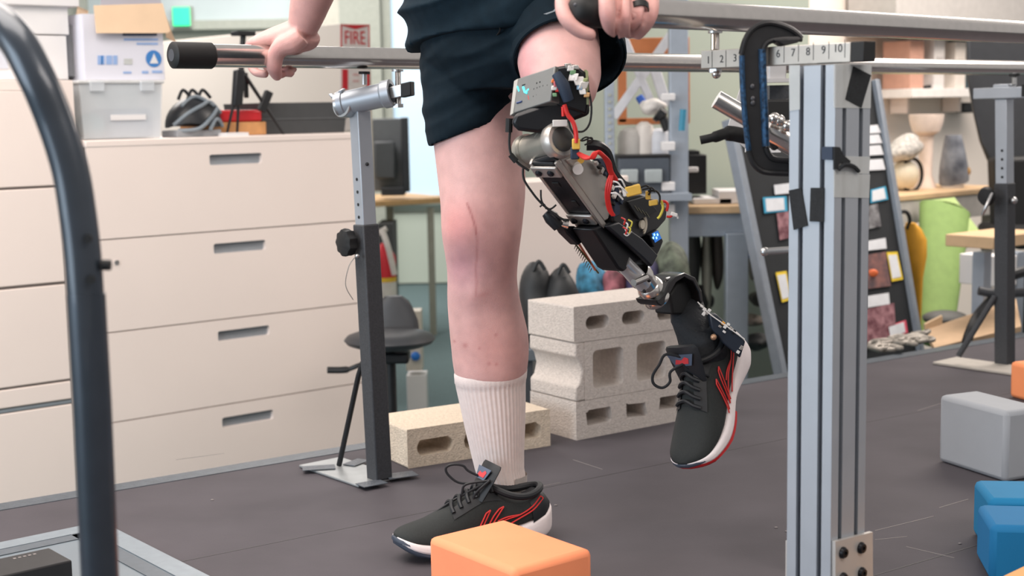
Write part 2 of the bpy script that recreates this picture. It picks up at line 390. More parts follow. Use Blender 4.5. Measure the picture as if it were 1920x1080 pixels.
for (x0, x1, y0, y1, mm) in ((183, 196, 104, 121, M_ink2), (189, 193, 104, 121, M_ink), (199, 210, 104, 121, M_ink2), (212, 220, 104, 121, M_ink2), (230, 294, 62, 67, mat('dark_ink', (70, 84, 112), .6)), (232, 296, 72, 76, M_ink2), (256, 296, 80, 84, M_ink2), (231, 246, 134, 138, M_ink2), (266, 278, 133, 138, M_ink2), (285, 304, 132, 137, M_ink2), (232, 248, 110, 121, mat('grey_print', (196, 198, 196), .6))):
    MB().prism([fp(x0, y0), fp(x1, y0), fp(x1, y1), fp(x0, y1)], -W * .001).build('print', mm, ct)
# grey box left of the carton
p = CX(127, 144, .16); q = CX(163, 144, .16); wv = (q - p).length
t = MB().box((p + q) / 2 + W * .1 + Z * .085, (wv, .2, .17), (U, W, Z)).build('grey_file_box', mat('grey_board', (128, 130, 134), .7), None, bevel=.003)
tag(t, 'narrow dark grey box wedged left of the open carton', 'box')
# bike helmet
hp = CT(364, .14); he = thing('bike_helmet', hp, 'black and grey bicycle helmet lying on the cabinet', 'helmet')
M_hb = mat('helmet_black', (30, 32, 36), .4); M_hg = mat('helmet_grey', (122, 132, 140), .45)
hc = hp + Z * (.055 + .02)
sh = MB()
rs = []
for j in range(9):
    ph = math.pi * .5 * j / 8.2; rs.append([hc + U * (.104 * math.cos(ph) * math.cos(a) + .0) + W * (.08 * math.cos(ph) * math.sin(a)) + Z * (.096 * math.sin(ph) - .035 + .008 * math.cos(3 * a) * math.cos(ph)) for a in [2 * math.pi * i / 28 for i in range(28)]])
sh.rings(rs).build('shell', M_hb, he)
for (k, pts) in enumerate(([(-.09, -.03), (-.05, .0), (0, .02), (.05, .03), (.09, .0)], [(-.08, -.045), (-.02, -.04), (.03, -.01), (.07, .012)], [(.02, -.045), (.04, -.02), (.06, -.018), (.08, -.035)], [(-.06, .02), (0, .045), (.06, .02)])):
    MB().tube(catmull([hc + U * x * 1.06 + Z * (z * 1.3 + .006) - W * (.08 * math.sqrt(max(.05, 1 - (x / .1) ** 2 - ((z + .03) / .075) ** 2)) + .003) for x, z in pts]), .007, 8).build('vent_rib', M_hg, he)
for k in (-.035, 0, .04):
    MB().tube(catmull([hc + U * (k - .02) + Z * .055, hc + U * k + Z * .088, hc + U * (k + .03) + Z * .06]), .006, 8).build('strap', M_hb, he)
MB().box(hp + U * -.01 + Z * .012, (.17, .12, .024), (U, W, Z)).build('stand', mat('grey_gadget', (150, 152, 156), .5), he, bevel=.003)
# red tray, wood tray, dark tote, tripod
def cbox(name, xa, xb, ya, yb, off, dep, mt, label, cat, bevel=.004):
    a, b = CX(xa, yb, off), CX(xb, yb, off); a.z = b.z = czh(yb, off, (xa + xb) / 2) if yb < 243 else ztop
    hh = czh(ya, off, (xa + xb) / 2) - a.z
    t = MB().box((a + b) / 2 + W * dep / 2 + Z * hh / 2, ((b - a).length, dep, hh), (U, W, Z)).build(name, mt, None, bevel=bevel); tag(t, label, cat); return t
cbox('wooden_tray', 386, 500, 229, 247, .12, .2, mat('orange_wood', (206, 150, 96), .6, var=.1), 'orange wooden tray under the red lid', 'tray')
cbox('red_lid', 390, 492, 206, 229, .13, .18, mat('red_plastic', (206, 40, 48), .4), 'red plastic lid on the wooden tray', 'lid', .008)
tt = thing('dark_tote', CT(570, .2), 'dark grey open tote at the right end of the cabinet', 'tote')
a, b = CT(490, .14), CT(654, .14); tc_ = (a + b) / 2 + W * .14
M_tote = mat('charcoal_tote', (66, 68, 70), .6)
tub(tc_, (b - a).length, .28, ztop, czh(192, .14, 570), .93).build('tub', M_tote, tt, bevel=.004)
MB().box(tc_ + Z * (czh(222, .14, 570) - ztop), ((b - a).length * .985, .275, .006), (U, W, Z)).build('rim_band', mat('charcoal_rim', (80, 82, 84), .6), tt)
tz = lambda x, y, o=.1: CX(x, y, o)
tp = thing('camera_tripod', CT(445, .1), 'black folded camera tripod standing on the cabinet', 'tripod')
MB().box(tz(456, 63), (.075, .05, .016), (U, W, Z)).build('head_plate', M_black, tp, bevel=.003)
MB().cyl(tz(452, 132), tz(456, 66), .010).build('centre_column', M_black, tp)
MB().box(tz(446, 165), (.035, .03, .13), (U, W, Z + U * .12)).build('shoulder', M_black, tp, bevel=.005)
MB().box(tz(461, 160, .12), (.012, .02, .09), (U, W, Z)).build('crank', M_black, tp, bevel=.003)
for (a, b, r) in (((438, 195), (424, 246), .006), ((447, 195), (444, 246), .006), ((452, 130), (532, 247), .008)):
    e = tz(*b); e.z = ztop; MB().tube([tz(*a), e], [r, r * .7], 8).build('leg', M_black, tp)
MB().box((tz(497, 190)), (.03, .02, .08), (U * .9 - Z * .4, W, Z + U * .5)).build('clamp', M_black, tp, bevel=.003)
t = MB().box(CT(437, .05) + Z * .006, (.085, .07, .012), (U, W, Z)).build('paper_stack', M_box); tag(t, 'small stack of white paper at the foot of the tripod', 'paper')

# ================================================================== MIDDLE BACKGROUND
# white half height partition with the fire sign on its end
c1, c2, c3, c4 = P(638, 44, 6.6), P(693, 44, 6.72), P(420, 60, 8.9), P(250, 60, 8.2)
zt = c1.z
pw = MB().prism([V3((p.x, p.y, FLOORZ)) for p in (c1, c2, c3, c4)], V3((0, 0, zt - FLOORZ))).build('wall_partition', M_wallw, None, bevel=.003); struct(pw); pw['label'] = 'white half height partition wall'
sx = V3((c2.x - c1.x, c2.y - c1.y, 0)).normalized(); sn = V3((sx.y, -sx.x, 0)); sw = V3((c2.x - c1.x, c2.y - c1.y, 0)).length
sign = thing('fire_sign', c1 + Z * -.4 + sx * sw / 2, 'white sign on the partition end with red FIRE lettering and red stripes', 'sign')
def SP(px, py): return PL(px, py, c1 + sn * .002, sn)
M_red = mat('sign_red', (214, 36, 52), .5); M_sw = mat('sign_white', (238, 226, 226), .5)
def sq(name, x0, y0, x1, y1, mt, o=.002):
    return MB().prism([SP(x0, y0), SP(x1, y0), SP(x1, y1), SP(x0, y1)], sn * o).build(name, mt, sign)
sq('sign_plate', 638, 46, 692, 245, M_sw, .003)
MB().prism([SP(643, 49) + sn * .004, SP(688, 49) + sn * .004, SP(665, 55) + sn * .004], sn * .002).build('arrow', M_red, sign)
for r in ((638, 46, 640, 90), (690, 46, 692, 90), (638, 46, 692, 48.5)): sq('border', *r, M_red, .005)
text_obj('lettering', 'FIRE', .088, SP(664, 72) + sn * .006, sx, Z, M_red, sign, sx=.78)
sq('stripe', 641, 130, 651, 168, M_red, .006); sq('stripe', 687, 135, 692, 235, M_red, .006)
for y in (138, 150): sq('small_print', 661, y, 672, y + 4, mat('faded_red', (226, 180, 180), .6), .005)
# extinguisher
ex = thing('fire_extinguisher', P(722, 555, 6.5), 'red fire extinguisher behind the silver stand post', 'extinguisher')
e0, e1 = P(722, 556, 6.5), P(722, 468, 6.5)
MB().lathe([(.001, 0), (.05, 0), (.054, .02), (.054, (e1.z - e0.z) * .85), (.035, (e1.z - e0.z)), (.012, (e1.z - e0.z) + .03), (.001, (e1.z - e0.z) + .03)], e0).build('cylinder', M_red, ex)
MB().lathe([(.0548, .0), (.0548, .07), (.0548, .071)], e0, cap=False).build('label_band', mat('white_label', (228, 222, 216), .6), ex)
MB().lathe([(.0552, .072), (.0552, .092)], e0, cap=False).build('yellow_band', mat('yellow_band', (236, 196, 60), .6), ex)
MB().tube(catmull([P(716, 430, 6.46), P(728, 465, 6.42), P(740, 515, 6.42)]), .014, 8).build('hose', mat('pale_hose', (218, 212, 206), .6), ex)
MB().tube([P(705, 440, 6.46), P(725, 428, 6.46)], .012, 8).build('handle', mat('pale_hose', (218, 212, 206), .6), ex)
# desk with monitor
dk = thing('office_desk', P(770, 540, 8.4), 'desk with a wooden edge in front of the bright window', 'desk')
a, b = P(640, 380, 8.2), P(850, 380, 8.6); dd = V3((b.x - a.x, b.y - a.y, 0)).normalized(); dn = V3((-dd.y, dd.x, 0))
MB().box((a + b) / 2 + dn * .3, ((b - a).length, .6, .035), (dd, dn, Z)).build('top', mat('oak_edge', (196, 158, 110), .5, var=.08), dk, bevel=.004)
for x in (806, 730): 
    q = P(x, 390, 8.5); MB().box((q.x, q.y + .05, (q.z + FLOORZ) / 2), (.04, .04, q.z - FLOORZ)).build('leg', mat('grey_desk_leg', (150, 150, 138), .5), dk)
mo = thing('monitor', P(735, 372, 8.5), 'dark computer monitor seen from behind on the desk', 'monitor')
q = P(731, 290, 8.5); MB().box(q, (.22, .03, .43)).build('back_panel', mat('monitor_grey', (92, 96, 100), .5), mo, bevel=.006)
q = P(760, 290, 8.47); MB().box(q, (.045, .05, .44)).build('bezel', mat('monitor_dark', (42, 46, 52), .5), mo, bevel=.006)
MB().box(P(722, 300, 8.44), (.12, .06, .22)).build('rear_housing', mat('monitor_mid', (70, 74, 78), .5), mo, bevel=.01)
MB().box(P(738, 358, 8.5), (.14, .14, .05)).build('foot', mat('monitor_dark', (42, 46, 52), .5), mo, bevel=.006)
q = P(728, 480, 8.45); t = MB().box((q.x, q.y, (P(728, 415, 8.45).z + FLOORZ) / 2), (.09, .3, P(728, 415, 8.45).z - FLOORZ)).build('computer_tower', M_tote, None, bevel=.004); tag(t, 'dark computer tower under the desk', 'computer')
# white carton with a blue spot on the carpet
wb = thing('floor_carton', P(782, 690, 6.1), 'pale carton with a blue spot on the carpet behind the stool', 'box')
q0 = G(782, 692, FLOORZ); q0 = P(782, 692, 6.1); q0.z = FLOORZ
MB().box(q0 + Z * .11, (.085, .12, .22)).build('body', M_box, wb, bevel=.003)
MB().box(q0 + Z * .37 - U * .01, (.07, .1, .26)).build('upper_body', mat('beige_crate', (216, 208, 196), .6), wb, bevel=.003)
MB().ball(P(779, 668, 6.02), .02).build('blue_spot', mat('bright_blue', (40, 120, 210), .5), wb)
# stool
st = thing('shop_stool', P(735, 760, 4.75), 'black padded stool with a small backrest and tilt lever', 'stool')
st.location.z = FLOORZ
M_vinyl = mat('dark_vinyl', (52, 54, 58), .45, var=.08, scale=30)
sc = P(731, 636, 4.75)
MB().ball(sc, (.155, .15, .036), n=28, k=8).build('seat', M_vinyl, st)
rs = []
for j in range(9):
    k = j / 8; y = 628 - k * 73; w = lerp([(0, .09), (.35, .085), (.7, .066), (.9, .052), (1, .03)], k)
    c = P(738 - 0 * k, y, 4.86 + .03 * k); rs.append([c + V3((math.cos(a) * w, math.sin(a) * .022, 0)) for a in [2 * math.pi * i / 18 for i in range(18)]])
MB().rings(rs).build('backrest', M_vinyl, st)
MB().cyl(V3((sc.x, sc.y, FLOORZ + .25)), sc - Z * .02, .018).build('gas_column', M_black, st)
MB().cyl(V3((sc.x, sc.y, FLOORZ + .12)), V3((sc.x, sc.y, FLOORZ + .3)), .028).build('column_shroud', M_rubber, st)
MB().box(sc - Z * .06, (.13, .1, .035)).build('mechanism', M_black, st, bevel=.008)
MB().tube(catmull([sc - Z * .07, P(680, 683, 4.7), P(650, 693, 4.7), P(614, 694, 4.7)]), [.008] * 12 + [.012] * 7, 8).build('lever', M_black, st)
for k in range(5):
    a = k * 1.2566 + .4; e = V3((sc.x + .26 * math.cos(a), sc.y + .26 * math.sin(a), FLOORZ + .07))
    MB().tube([V3((sc.x, sc.y, FLOORZ + .13)), e], [.022, .014], 8).build('base_arm', M_black, st)
    MB().cyl(e - V3((0, .012, .035)), e + V3((0, .012, -.035)), .033, n=14).build('caster', M_rubber, st)
# low white cupboard and bags behind the concrete blocks
a = WX(968, 540, .75); b = WX(1180, 540, .75)
zt_ = WX(1080, 335, .75).z
lc = MB().prism([V3((a.x, a.y, FLOORZ)), V3((b.x, b.y, FLOORZ)), V3((b.x, b.y, FLOORZ)) + W * .2, V3((a.x, a.y, FLOORZ)) + W * .2], V3((0, 0, zt_ - FLOORZ))).build('low_cupboard', M_white, None, bevel=.004); tag(lc, 'plain white cupboard behind the stacked concrete blocks', 'cupboard')
def blob(name, c, rad, mt, seed=0, amp=.25, ax=(V3((1, 0, 0)), V3((0, 1, 0)), Z), parent=None):
    mb = MB().ball(c, rad, ax, n=28, k=18); mx = max(rad)
    for i, v in enumerate(mb.v):
        d = v - V3(c); mb.v[i] = V3(c) + d * (1 + amp * noise.noise(d / mx * 1.7 + V3((seed, seed * 2.3, 0))))
    return mb.build(name, mt, parent, ang=180)
BENZ = .06
sbn = thing('storage_bench', P(1140, 600, 4.66), 'low grey bench behind the concrete blocks carrying bags and sacks', 'bench'); sbn.location.z = FLOORZ
qb = P(1138, 600, 4.66)
MB().box(V3((qb.x, qb.y, BENZ - .02)), (.62, .34, .04)).build('top', M_tape, sbn, bevel=.004)
for sx_ in (-.27, .27):
    for sy_ in (-.13, .13): MB().box(V3((qb.x + sx_, qb.y + sy_, (FLOORZ + BENZ - .04) / 2)), (.04, .04, BENZ - .04 - FLOORZ)).build('leg', M_darkgrey, sbn)
M_bag = mat('black_nylon', (34, 36, 38), .6, var=.25, scale=18)
for i, (x, y, rx, rz, lab) in enumerate(((1006, 560, .07, .16, 'black nylon bag slumped beside the leg behind the blocks'), (1052, 566, .075, .145, 'second black bag, right of the other one behind the blocks'))):
    rx *= .85; rz *= .8; y += 8
    bgx = thing('gear_bag', P(x, y, 4.55), lab, 'bag', 'black bags behind the blocks')
    qb = P(x, y, 4.55); zt_b = qb.z + rz; qb.z = (zt_b + BENZ) / 2 + .004; bgx.location.z = BENZ
    blob('body', qb, (rx, .08, (zt_b - BENZ) / 2), M_bag, i, .22, parent=bgx)
    MB().tube(catmull([P(x - 6, y - 60, 4.5), P(x + 4, y - 78, 4.5), P(x + 16, y - 62, 4.5)]), .007, 6).build('handle', M_bag, bgx)
cb = mat('mottled_gear', (96, 92, 120), .7, col2=(60, 66, 80), scale=22)
for i, (x, y, rx, rz, col, lab) in enumerate(((1108, 535, .06, .09, (70, 150, 190), 'turquoise strap bundle behind the top block'), (1150, 540, .06, .07, (180, 110, 120), 'pinkish pouch behind the top block'), (1205, 525, .075, .1, (78, 74, 110), 'purple mottled sack behind the ankle pylon'), (1262, 520, .07, .12, (104, 112, 96), 'green grey mottled sack behind the foot'))):
    qb = P(x, y, 4.7); zt_b = qb.z + rz; qb.z = (zt_b + BENZ) / 2 + .004
    t = blob('soft_sack', qb, (rx * .9, .08, (zt_b - BENZ) / 2), mat('sack_%d' % i, col, .75, col2=tuple(int(c * .55) for c in col), scale=30), i + 4, .35); tag(t, lab, 'sack')
# equipment rack at the wall, seen between thigh and column
M_rail = mat('blue_grey_aluminium', (168, 178, 190), .45, .5, var=.04)
rk = thing('equipment_rack', P(1270, 600, 5.4), 'pale aluminium equipment rack standing left of the green wall', 'rack'); rk.location.z = FLOORZ
for (x, w) in ((1272, .07), (1143, .035)):
    q = P(x, 300, 5.4); MB().box((q.x, q.y, (FLOORZ + 1.5) / 2), (w, .06, 1.5 - FLOORZ)).build('upright', M_rail, rk, bevel=.003)
q = P(1143, 200, 5.36)
for k in range(10): MB().cyl(P(1143, 178 + k * 13, 5.37), P(1143, 178 + k * 13, 5.362), .006, n=8).build('hole', M_mull, rk)
a, b = P(1120, 365, 5.45), P(1285, 365, 5.45)
MB().box((a + b) / 2, ((b - a).length, .4, .025)).build('shelf', M_rail, rk)
for (y, s) in ((178, .016), (270, .02), (345, .02), (390, .03)): MB().box(P(1252, y + 4, 5.34), (.05, .05, s * 1.6)).build('bracket', M_box, rk, bevel=.003)
t = thing('drawer_unit', P(1205, 362, 5.45), 'black framed unit with pale windows on the rack shelf', 'box')
q = P(1203, 326, 5.42); MB().box(q, (.19, .2, .14)).build('body', mat('slate_body', (74, 82, 92), .5), t, bevel=.004)
for x in (1180, 1225): MB().box(P(x, 330, 5.3), (.065, .01, .05)).build('window', mat('pale_grey_pane', (168, 178, 180), .4), t, bevel=.006)
MB().box(P(1203, 292, 5.42), (.2, .2, .012)).build('lid', M_black, t)
t = thing('black_toolbox', P(1300, 362, 5.7), 'black toolbox with a pale handle right of the rack upright', 'toolbox')
MB().box(P(1300, 325, 5.7), (.08, .2, .155)).build('body', M_black, t, bevel=.004); MB().box(P(1297, 318, 5.59), (.05, .02, .02)).build('handle', M_box, t, bevel=.004)
MB().box(P(1296, 286, 5.7), (.05, .15, .02)).build('latch', M_black, t, bevel=.004)
for i, (x, w, h0, h1) in enumerate(((1182, .05, 292, 238), (1208, .042, 292, 228), (1236, .045, 292, 240))):
    q0, q1 = P(x, h0, 5.5), P(x, h1, 5.5); hh = q1.z - q0.z
    t = MB().lathe([(.002, 0), (w, 0), (w, hh * .65), (w * .8, hh * .88), (w * .3, hh), (.002, hh)], q0).build('white_canister', mat('canister_%d' % i, ((196, 192, 186), (224, 216, 208), (206, 208, 214))[i], .5)); tag(t, ('left grey white', 'middle cream', 'right bluish white')[i] + ' rounded canister on the rack', 'canister', 'canisters on the rack')
# wooden picture frame and white bracket arms behind the rack
wfm = thing('picture_panel', P(1225, 230, 5.75), 'reddish wooden frame hanging behind the rack', 'frame')
M_rw = mat('red_oak', (186, 112, 66), .5, var=.1, scale=20)
for (x0, x1, y0, y1) in ((1158, 1292, 72, 106), (1158, 1175, 106, 230), (1283, 1293, 106, 230), (1158, 1292, 222, 232)):
    a, b = P(x0, y0, 5.8), P(x1, y1, 5.8); MB().box((a + b) / 2, (b.x - a.x, .03, a.z - b.z)).build('rail', M_rw, wfm, bevel=.003)
wa = thing('bracket_arm', P(1200, 230, 5.6), 'white angled bracket arm in front of the wooden frame', 'bracket')
for (p, q, w) in (((1150, 220), (1262, 60), .035), ((1165, 60), (1220, 190), .03), ((1225, 120), (1250, 200), .04)):
    a, b = P(*p, 5.62), P(*q, 5.62); ax = (b - a).normalized()
    MB().box((a + b) / 2, ((b - a).length, .03, w), (ax, V3((0, 1, 0)), ax.cross(V3((0, 1, 0))))).build('plate', mat('white_bracket', (216, 216, 220), .5), wa, bevel=.003)
t = MB().box(P(1205, 192, 5.55), (.03, .03, .06), (V3((.8, 0, .5)), V3((0, 1, 0)), V3((-.5, 0, .8)))).build('spring_clamp', mat('royal_blue', (50, 96, 186), .5), None, bevel=.006); tag(t, 'blue spring clamp on the white bracket', 'clamp')
t = blob('robot_gripper', P(1222, 200, 5.5), (.05, .04, .03), mat('gripper_white', (220, 214, 208), .5), 9, .3); tag(t, 'white gripper below the bracket arm', 'gripper')
t = MB().tube(catmull([P(1232, 212, 5.45), P(1243, 222, 5.45), P(1252, 245, 5.45)]), [.03] * 6 + [.018] * 7, 12).build('motor_arm', M_black); tag(t, 'black motor arm beside the rack upright', 'motor')
t = MB().cyl(P(1281, 205, 5.3), P(1278, 245, 5.3), .012).build('marker_pen', mat('cyan_marker', (60, 140, 170), .5)); tag(t, 'cyan and dark pen clipped to the rack upright', 'pen')

# table right of the rack
tb = thing('side_table', P(1350, 600, 5.6), 'grey framed table with a wooden top below the green wall', 'table'); tb.location.z = FLOORZ
a, b = P(1285, 388, 5.5), P(1415, 384, 5.5); zt2 = a.z
MB().box(V3(((a.x + b.x) / 2 + .05, 5.75, zt2 - .01)), (b.x - a.x + .1, .6, .03)).build('top', M_wood, tb, bevel=.004)
MB().box(V3(((a.x + b.x) / 2 + .05, 5.5, zt2 - .07)), (b.x - a.x + .1, .05, .09)).build('apron', M_rail, tb, bevel=.003)
for x in (1380,): 
    q = P(x, 500, 5.46); MB().box((q.x, q.y, (FLOORZ + zt2 - .1) / 2), (.085, .07, zt2 - .1 - FLOORZ)).build('leg', M_rail, tb, bevel=.003)
q = P(1292, 500, 5.95); MB().box((q.x, q.y, (FLOORZ + zt2 - .1) / 2), (.05, .05, zt2 - .1 - FLOORZ)).build('leg', M_rail, tb)
for i, (x, y, w, h_, lab) in enumerate(((1330, 372, .15, .022, 'flat white papers on the grey table'), (1372, 358, .13, .05, 'white tray on the grey table'))):
    q = P(x, y, 5.65); q.z = zt2 + .006 + h_ / 2; t = MB().box(q, (w, .2, h_)).build('paper_tray', M_box, None, bevel=.003); tag(t, lab, 'tray')
# clutter under the table
cols = ((44, 46, 48), (150, 150, 140), (70, 64, 60), (36, 38, 42), (120, 116, 108), (40, 96, 170), (52, 50, 48), (130, 120, 112))
spots = ((1300, 470, .05, .3), (1325, 500, .035, .4), (1345, 470, .04, .25), (1312, 560, .09, .1), (1410, 470, .03, .2), (1404, 478, .014, .02), (1425, 560, .07, .05), (1410, 600, .08, .04), (1420, 640, .09, .06), (1425, 520, .05, .04))
names = ('black tube standing under the grey table', 'pale pole under the grey table', 'brown rod under the grey table', 'dark bin under the grey table', 'pale post beside the easel rail', 'blue knob beside the grey table leg', 'dark parts case near the easel foot', 'grey brown plank near the easel foot', 'dark heap near the shoe heel behind the platform', 'small black case above the plank')
for i, (x, y, w, h_) in enumerate(spots):
    q = P(x, y, 5.75); 
    t = blob('stored_part', q, (w * .6, .06, h_ * .6), mat('clutter_%d' % i, cols[i % 8], .7), i, .25); tag(t, names[i], 'equipment')
# ================================================================== RIGHT BACKGROUND
# easel board with clipped cards
ea = thing('display_easel', P(1600, 790, 5.5), 'black display board in a leaning grey frame behind the aluminium column', 'easel'); ea.location.z = FLOORZ
# a board leaning sideways in its frame
b0_, b1_ = P(1482, 790, 5.1), P(1746, 790, 5.4); t0_, t1_ = P(1366, 225, 5.3), P(1640, 150, 5.6)
MB().tube([b0_, t0_], .028, 4).build('rail', mat('easel_grey', (140, 148, 158), .5, .4), ea, bevel=.004)
bn = (b1_ - b0_).cross(t0_ - b0_).normalized(); bn = bn if bn.y < 0 else -bn
t1_ = PL(1640, 150, b0_, bn)
MB().tube([b1_, t1_], .022, 4).build('rail', mat('easel_grey', (140, 148, 158), .5, .4), ea, bevel=.004)
MB().prism([b0_, b1_, t1_, t0_], -bn * .02).build('board', mat('black_felt_board', (28, 32, 36), .7, var=.1), ea)
def EP(px, py, o=.002): return PL(px, py, b0_ + bn * o, bn)
M_cardp = mat('card_white', (224, 226, 230), .6)
def card(pts, mt, edge=None, name='card', label=None):
    o = MB().prism([EP(*p, .004) for p in pts], bn * .002).build(name, mt, ea)
    if label: o['label'] = label
    if edge:
        c = (sum(p[0] for p in pts) / 4, sum(p[1] for p in pts) / 4)
        MB().prism([EP(c[0] + (p[0] - c[0]) * .78, c[1] + (p[1] - c[1]) * .8, .0065) for p in pts], bn * .001).build('paper', M_cardp, o)
M_tq = mat('card_turquoise', (60, 160, 196), .5); M_yl = mat('card_yellow', (238, 206, 60), .5); M_pk = mat('card_red', (222, 90, 110), .5)
card([(1430, 370), (1474, 368), (1476, 396), (1433, 400)], M_tq, True)
card([(1451, 347), (1484, 343), (1484, 362), (1453, 365)], M_cardp)
card([(1454, 511), (1474, 508), (1484, 562), (1466, 567)], M_yl, True)
card([(1632, 356), (1660, 349), (1665, 374), (1632, 381)], M_tq, True)
for y in (236, 254, 274, 300): card([(1622, y), (1645 + (y - 236) * .15, y - 2), (1652 + (y - 236) * .12, y + 13 + (y - 236) * .08), (1622, y + 15 + (y - 236) * .08)], M_cardp)
card([(1626, 452), (1660, 446), (1662, 466), (1626, 470)], M_cardp)
card([(1662, 473), (1682, 472), (1693, 524), (1672, 528)], M_yl, True)
card([(1626, 555), (1666, 549), (1668, 570), (1626, 577)], M_cardp)
card([(1662, 612), (1698, 600), (1702, 624), (1666, 636)], M_pk, True)
ph = mat('photo_print_brown', (150, 104, 96), .5, col2=(90, 74, 78), scale=30); ph2 = mat('photo_print_red', (176, 130, 136), .5, col2=(96, 50, 60), scale=36)
card([(1626, 478), (1660, 472), (1670, 536), (1626, 542)], ph, name='photo_print'); card([(1624, 580), (1676, 568), (1680, 630), (1624, 656)], ph2, name='photo_print')
card([(1626, 386), (1645, 382), (1652, 424), (1626, 430)], mat('photo_print_grey', (150, 150, 152), .5, col2=(70, 66, 70), scale=30), name='photo_print')
card([(1456, 400), (1480, 396), (1480, 446), (1462, 450)], ph2, name='photo_print')
MB().ball(EP(1637, 512, .01), (.02, .008, .015)).build('orange_mark', mat('orange_mark', (226, 110, 60), .5), ea)
# chain heap on the platform edge
for i in range(22):
    x = 1640 + (i % 11) * 9.6 + random.uniform(-3, 3); y = 664 - (x - 1640) * .2 - (i // 11) * 12 + random.uniform(-3, 3)
    q = G(x, y + 3) + Z * .02; a0 = random.uniform(0, 3.1); ax = hdir(math.degrees(a0)); tilt = random.uniform(-.5, .5)
    pts = [q + ax * .028 * math.cos(a) + (ax.cross(Z) * math.cos(tilt) + Z * math.sin(tilt)) * .016 * math.sin(a) for a in [2 * math.pi * k / 14 for k in range(14)]]
    t = MB().tube(pts, .0075, 8, close=True).build('chain_link', mat('galvanised_chain', (146, 140, 132), .5, .4, var=.2, scale=60)); tag(t, 'grey link of the heavy chain heaped below the display easel', 'chain link', 'chain links on the platform edge')
# workbench
wbn = thing('workbench', WX(1790, 500, .5), 'workbench with wooden top and grey apron against the white wall', 'workbench'); wbn.location.z = FLOORZ
a, b = WX(1600, 372, .75), WX(1895, 356, .75); zt3 = WX(1770, 360, .75).z
c = (a + b) / 2; c.z = zt3
MB().box(c + W * .3 - Z * .012, ((b - a).length, .6, .024), (U, W, Z)).build('top', M_wood, wbn, bevel=.003)
MB().box(c + W * .02 - Z * .075, ((b - a).length, .03, .1), (U, W, Z)).build('apron', mat('warm_grey_apron', (190, 184, 178), .6), wbn, bevel=.003)
for q in (a + U * .05, b - U * .08):
    MB().box(V3((q.x, q.y, (FLOORZ + zt3 - .1) / 2)) + W * .05, (.06, .06, zt3 - .1 - FLOORZ), (U, W, Z)).build('leg', mat('warm_grey_apron', (190, 184, 178), .6), wbn)
# prosthetic moulds on the bench
def on_bench(px, off=.6):
    q = WX(px, 350, off); q.z = zt3; return q
q = on_bench(1786); sl = thing('socket_liner', q, 'grey marbled prosthetic socket on a white stand on the workbench', 'socket')
hgt = WX(1786, 253, .6).z - zt3
M_marble = mat('marbled_grey', (140, 144, 152), .4, col2=(76, 80, 90), scale=14)
rs = []
for k, (r, hh) in enumerate(((.066, .1), (.068, .2), (.064, .4), (.054, .65), (.042, .9), (.036, 1.0))):
    rs.append([q + U * (r * math.cos(a_) + .0 + .012 * (1 - hh)) + W * r * math.sin(a_) + Z * hgt * (hh + (.06 * math.cos(a_) if k == 0 else 0)) for a_ in [2 * math.pi * i / 24 for i in range(24)]])
MB().rings(rs).build('shell', M_marble, sl, ang=70)
MB().lathe([(.05, 0), (.055, .02), (.04, .05), (.03, .08)], q).build('stand', M_box, sl)
MB().ball(q + U * .035 + Z * .075 - W * .045, (.03, .02, .025), (U, W, Z)).build('ochre_pad', mat('ochre', (168, 128, 70), .6), sl)
q = on_bench(1695, .55)
t = blob('plaster_cast', q + Z * .19, (.1, .07, .055), mat('speckled_plaster', (214, 208, 200), .7, col2=(150, 148, 144), scale=60), 3, .25, (U + Z * .3, W, Z)); tag(t, 'speckled white plaster cast leaning over the round mould', 'cast')
t = thing('round_mould', q, 'round cream mould with a black rim on the workbench', 'mould')
MB().ball(q + Z * .07, (.075, .06, .068), (U, W, Z), 24, 14).build('body', mat('cream_mould', (226, 216, 192), .5), t)
MB().tube([q + U * .03 + Z * .07 + (U * .3 * math.cos(a_) * .26 + Z * .074 * math.sin(a_)) - W * .02 for a_ in [2 * math.pi * i / 24 for i in range(24)]], .008, 8, close=True).build('rim', M_rubber, t)
q = on_bench(1735, .5)
t = thing('pale_foot_form', q, 'pale pink lamp like form standing behind the moulds', 'form')
M_pale = mat('pale_pink_plaster', (236, 218, 206), .6)
MB().lathe([(.05, 0), (.045, .02), (.03, .06), (.032, .2), (.035, .24)], q).build('stem', M_pale, t)
MB().lathe([(.03, .24), (.06, .26), (.075, .3), (.08, .34), (.074, .34), (.06, .3)], q).build('cup', M_pale, t)
# wall shelf and its boxes
shf = thing('wall_shelf', WX(1750, 172, .12), 'white floating wall shelf holding cartons', 'shelf')
a, b = WX(1672, 172, .12), WX(1835, 168, .12); zs = WX(1750, 166, .24).z
MB().box(V3(((a.x + b.x) / 2, (a.y + b.y) / 2, zs - .022)), ((b - a).length, .24, .044), (U, W, Z)).build('board', mat('shelf_white', (232, 228, 224), .6), shf, bevel=.003)
for k_ in (.2, .8): MB().box(V3((a.x + (b.x - a.x) * k_, a.y + (b.y - a.y) * k_, zs - .08)) + W * .06, (.02, .1, .08), (U, W, Z)).build('bracket', M_white, shf)
sb = ((1693, .115, 78, (206, 158, 138), 'pinkish tan carton on the wall shelf'), (1735, .09, 72, (220, 214, 210), 'white carton right of the tan carton on the shelf'), (1775, .09, 80, (226, 216, 206), 'cream carton in the middle of the wall shelf'), (1806, .055, 70, (74, 100, 110), 'dark teal device at the right end of the wall shelf'))
